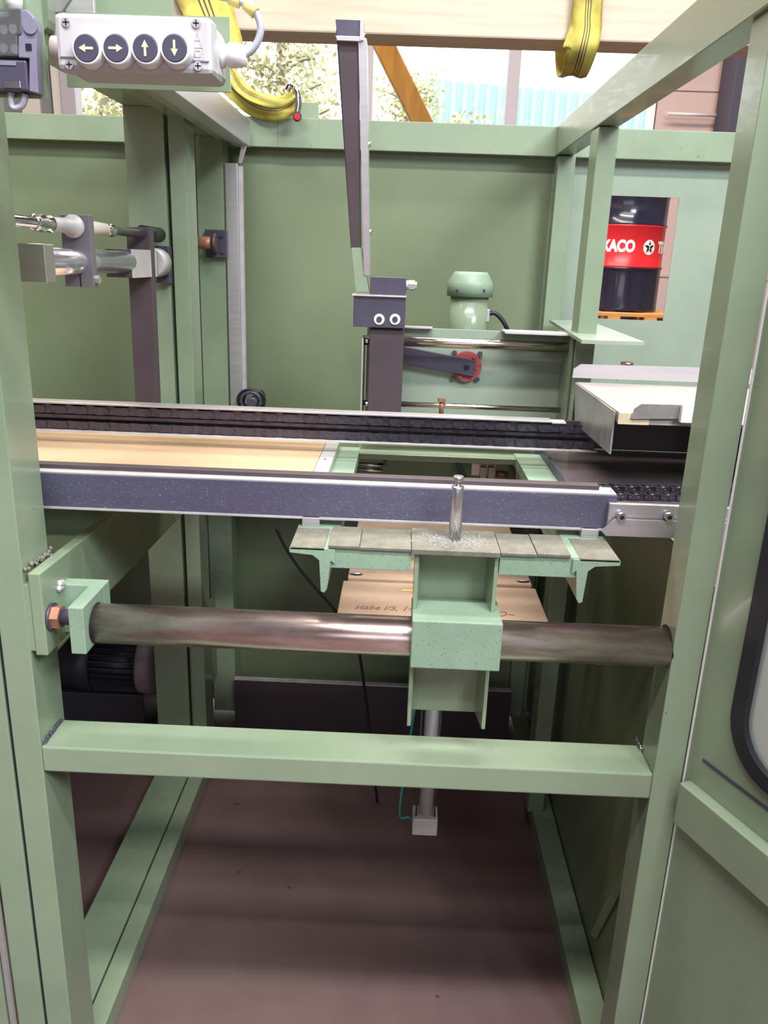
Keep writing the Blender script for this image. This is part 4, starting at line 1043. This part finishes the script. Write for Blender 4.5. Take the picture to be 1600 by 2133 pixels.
# ================================================================= LIMIT SWITCH (top left)
ls = thing('limit_switch', (-0.42, 0.95, 1.72), 'violet grey switch unit with clear cover in the top left corner', 'switch')
LY = 0.93
def lp3(x, y): return P(x, y, Y=LY)
a, b = lp3(-45, 122), lp3(60, 190)
MB().box(a.x, b.x, LY, LY + .016, b.z, a.z, .002).build('lower_housing', BTN, ls)
MB().prism([lp3(60.5, 118), lp3(60.5, 190), lp3(80, 195), lp3(76, 118)], (0, .012, 0), .001).build('side_plate', GREYPL, ls)
MB().prism([lp3(42, 20), lp3(56, 20), lp3(70, 36), lp3(76, 60), lp3(76, 122), lp3(38, 120), lp3(38, 75), lp3(44, 73)], (0, .014, 0), .001).build('upper_housing', GREYPL, ls)
MB().prism([lp3(-45, 16), lp3(42, 16), lp3(46, 40), lp3(44, 72), lp3(36, 76), lp3(37, 118), lp3(-45, 118)], (0, .014, 0), .002).build('clear_cover', CLEARP, ls)
MB().box(lp3(-45, 0).x, lp3(30, 0).x, LY + .0105, LY + .0138, lp3(0, 110).z, lp3(0, 30).z, .002).build('switch_block', GREYPL, ls)
for px, py in ((4, 60), (24, 58), (4, 98), (28, 100)):
    c = lp3(px, py); MB().cyl((c.x, LY + .0105, c.z), (c.x, LY + .004, c.z), .0045, n=14).build('terminal_screw', CHROME, ls)
c = lp3(64, 55); MB().cyl((c.x, LY + .0005, c.z), (c.x, LY - .002, c.z), .0075, n=24).build('round_plug', GREYPL, ls)
c = lp3(60, 98); MB().box(c.x - .003, c.x + .003, LY - .001, LY + .001, c.z - .003, c.z + .003).build('square_hole', BLACK, ls)
a, b = lp3(8, 168), lp3(44, 184)
MB().box(a.x, b.x, LY - .001, LY + .002, b.z, a.z, .0005).build('bright_window', CHROME, ls)
a, b = lp3(-10, 127), lp3(34, 137)
MB().box(a.x, b.x, LY - .0008, LY + .002, b.z, a.z, .0003).build('label_plate', GREYPL, ls)
MB().cyl(lp3(20, -30) + Vector((0, .01, 0)), lp3(20, 18) + Vector((0, .01, 0)), .0085, n=20).build('cable_gland', WHITEP, ls)
MB().tube([lp3(14, 188) + Vector((0, .01, 0)), lp3(14, 212) + Vector((0, .01, 0)), lp3(22, 222) + Vector((0, .01, 0)), lp3(38, 214) + Vector((0, .01, 0)), lp3(44, 192) + Vector((0, .01, 0))], .0035, n=10).build('cable_loop', CABLE, ls)
MB().box(lp3(-60, 0).x, lp3(70, 0).x, LY + .016, LY + .02, 1.735, 1.98).box(lp3(-60, 0).x, lp3(70, 0).x, LY + .02, 1.10, 1.955, 1.96).build('holder_plate', GREEN, ls)
hd = [P(38, -40, Y=1.0), P(98, -40, Y=1.0), P(100, 40, Y=1.0), P(98, 56, Y=1.0), P(92, 62, Y=1.0), P(80, 60, Y=1.0), P(60, 56, Y=1.0), P(38, 50, Y=1.0)]
MB().prism(hd, (0, .02, 0)).build('green_flap', GREEN, ls)
hd = [P(84, 60, Y=1.01), P(96, 60, Y=1.01), P(92, 90, Y=1.01), P(92, 120, Y=1.01), P(86, 150, Y=1.01), P(76, 150, Y=1.01), P(76, 60, Y=1.01)]
MB().prism(hd, (0, .01, 0)).build('hinge_arm', GREEN, ls)
a0, b0 = P(100, -30, Y=1.02), P(150, -30, Y=1.02)
MB().prism([P(100, -30, Y=1.02), P(165, -30, Y=1.02), P(128, 24, Y=1.02), P(104, 26, Y=1.02), P(100, 10, Y=1.02)], (0, .006, 0)).build('silver_strut', ALU, ls)
MB().prism([P(100, 26, Y=1.02), P(114, 26, Y=1.02), P(114, 80, Y=1.02), P(94, 76, Y=1.02), P(94, 64, Y=1.02)], (0, .006, 0)).build('strut_foot', ALU, ls)
# ================================================================= DRUM ON PALLET (beyond the cut-out)
DY = 5.6; DR = 0.275
dc = P(1291, 530, Y=DY); DX = dc.x
DZ0 = P(1300, 650, Y=DY - DR).z
DH = P(1391, 409, Y=DY - 0.05).z - DZ0
zr1 = P(1380, 560, Y=DY - 0.1).z - DZ0; zr2 = P(1385, 473, Y=DY - 0.1).z - DZ0
dm = thing('oil_drum', (DX, DY, DZ0), 'black oil drum with red middle band and white lettering, on the orange pallet', 'drum')
MB().lathe((DX, DY, DZ0), (0, 0, 1), [(DR * .98, 0), (DR, .012), (DR * .985, .025), (DR * .985, zr1 - .03), (DR * .985, zr1 - .012), (DR * 1.02, zr1)], 56).build('drum_bottom', DRUMB, dm)
MB().lathe((DX, DY, DZ0), (0, 0, 1), [(DR * 1.02, zr1), (DR * .985, zr1 + .012), (DR * .985, zr2 - .012), (DR * 1.02, zr2)], 56).build('red_band', DRUMR, dm)
MB().lathe((DX, DY, DZ0), (0, 0, 1), [(DR * 1.02, zr2), (DR * .985, zr2 + .012), (DR * .985, DH - .03), (DR * 1.0, DH - .012), (DR * .99, DH)], 56).build('drum_top', DRUMB, dm)
zl = DZ0 + (zr1 + zr2) / 2 - .003
rt = DR * .985 + .001
def ang_px(px):
    # angle on the drum for the pixel column, from the axis direction towards -Y
    best = 0; bd = 1e9
    for k in range(-880, 881, 5):
        a_ = R_(k / 10); p = Vector((DX + rt * math.sin(a_), DY - rt * math.cos(a_), zl))
        v = RC @ (p - Vector((0, 0, CAM_H))); x_ = F_PX * v.x / v.z + 800
        if abs(x_ - px) < bd: bd = abs(x_ - px); best = a_
    return best
def wrap(a0, k=1.0):
    return lambda v: Vector((DX + (rt + v.z) * math.sin(a0 + k * v.x / rt), DY - (rt + v.z) * math.cos(a0 + k * v.x / rt), zl + v.y))
ts = textmesh('drum_lettering', 'TEXACO', 0.094, WHITE, dm, wrap(ang_px(1323), 0.77), bold=0.005, align='RIGHT')
a_st = ang_px(1353)
textmesh('drum_lettering', 'TEXACO', 0.094, WHITE, dm, wrap(ang_px(1371), 0.77), bold=0.005, align='LEFT')
# round star emblem
w0 = wrap(a_st)
em_ = MB(); n = 28
vs0 = [em_.bm.verts.new(w0(Vector((0.046 * math.cos(2 * math.pi * i / n), 0.046 * math.sin(2 * math.pi * i / n), .0005)))) for i in range(n)]
cc = em_.bm.verts.new(w0(Vector((0, 0, .0008))))
for i in range(n): em_.bm.faces.new((vs0[i], vs0[(i + 1) % n], cc))
em_.build('emblem_disc', WHITE, dm)
st = []
for i in range(10):
    r = 0.040 if i % 2 == 0 else 0.0165; t = math.pi / 2 + i * math.pi / 5; st.append(Vector((r * math.cos(t), r * math.sin(t), .0018)))
em_ = MB(); vv_ = [em_.bm.verts.new(w0(p)) for p in st]; cc = em_.bm.verts.new(w0(Vector((0, 0, .0018))))
for i in range(10): em_.bm.faces.new((vv_[i], vv_[(i + 1) % 10], cc))
em_.build('emblem_star', DRUMB, dm)
textmesh('emblem_letter', 'T', 0.042, WHITE, dm, lambda v: w0(Vector((v.x, v.y - .002, v.z + .003))), bold=0.001)

pl = thing('pallet', (DX, DY, DZ0 - 0.14), 'orange wooden pallet under the oil drum', 'pallet')
for k in range(5):
    y = DY - 0.40 + k * 0.17
    MB().box(DX - 0.6, DX + 0.40, y, y + 0.11, DZ0 - 0.022, DZ0 - 0.001, .002).build('deck_board', PALLET, pl)
for x_ in (-0.6, -0.13, 0.10, 0.32):
    MB().box(DX + x_, DX + x_ + 0.08, DY - 0.40, DY + 0.39, DZ0 - 0.12, DZ0 - 0.022, .002).build('bearer', PALLET, pl)
for y in (DY - .40, DY - .05, DY + .29):
    MB().box(DX - 0.6, DX + 0.40, y, y + 0.10, DZ0 - 0.14, DZ0 - 0.12, .002).build('bottom_board', PALLET, pl)
rk = thing('storage_stand', (DX, DY, 0), 'dark steel stand carrying the orange pallet behind the machine', 'stand')
zs = DZ0 - 0.141
MB().box(DX - .65, DX + .45, DY - .42, DY + .42, zs - .05, zs, .002).build('stand_top', DARKP, rk)
for sx_ in (-.62, .36):
    for sy_ in (-.40, .34):
        MB().box(DX + sx_, DX + sx_ + .06, DY + sy_, DY + sy_ + .06, 0, zs - .05, .002).build('leg', DARKP, rk)
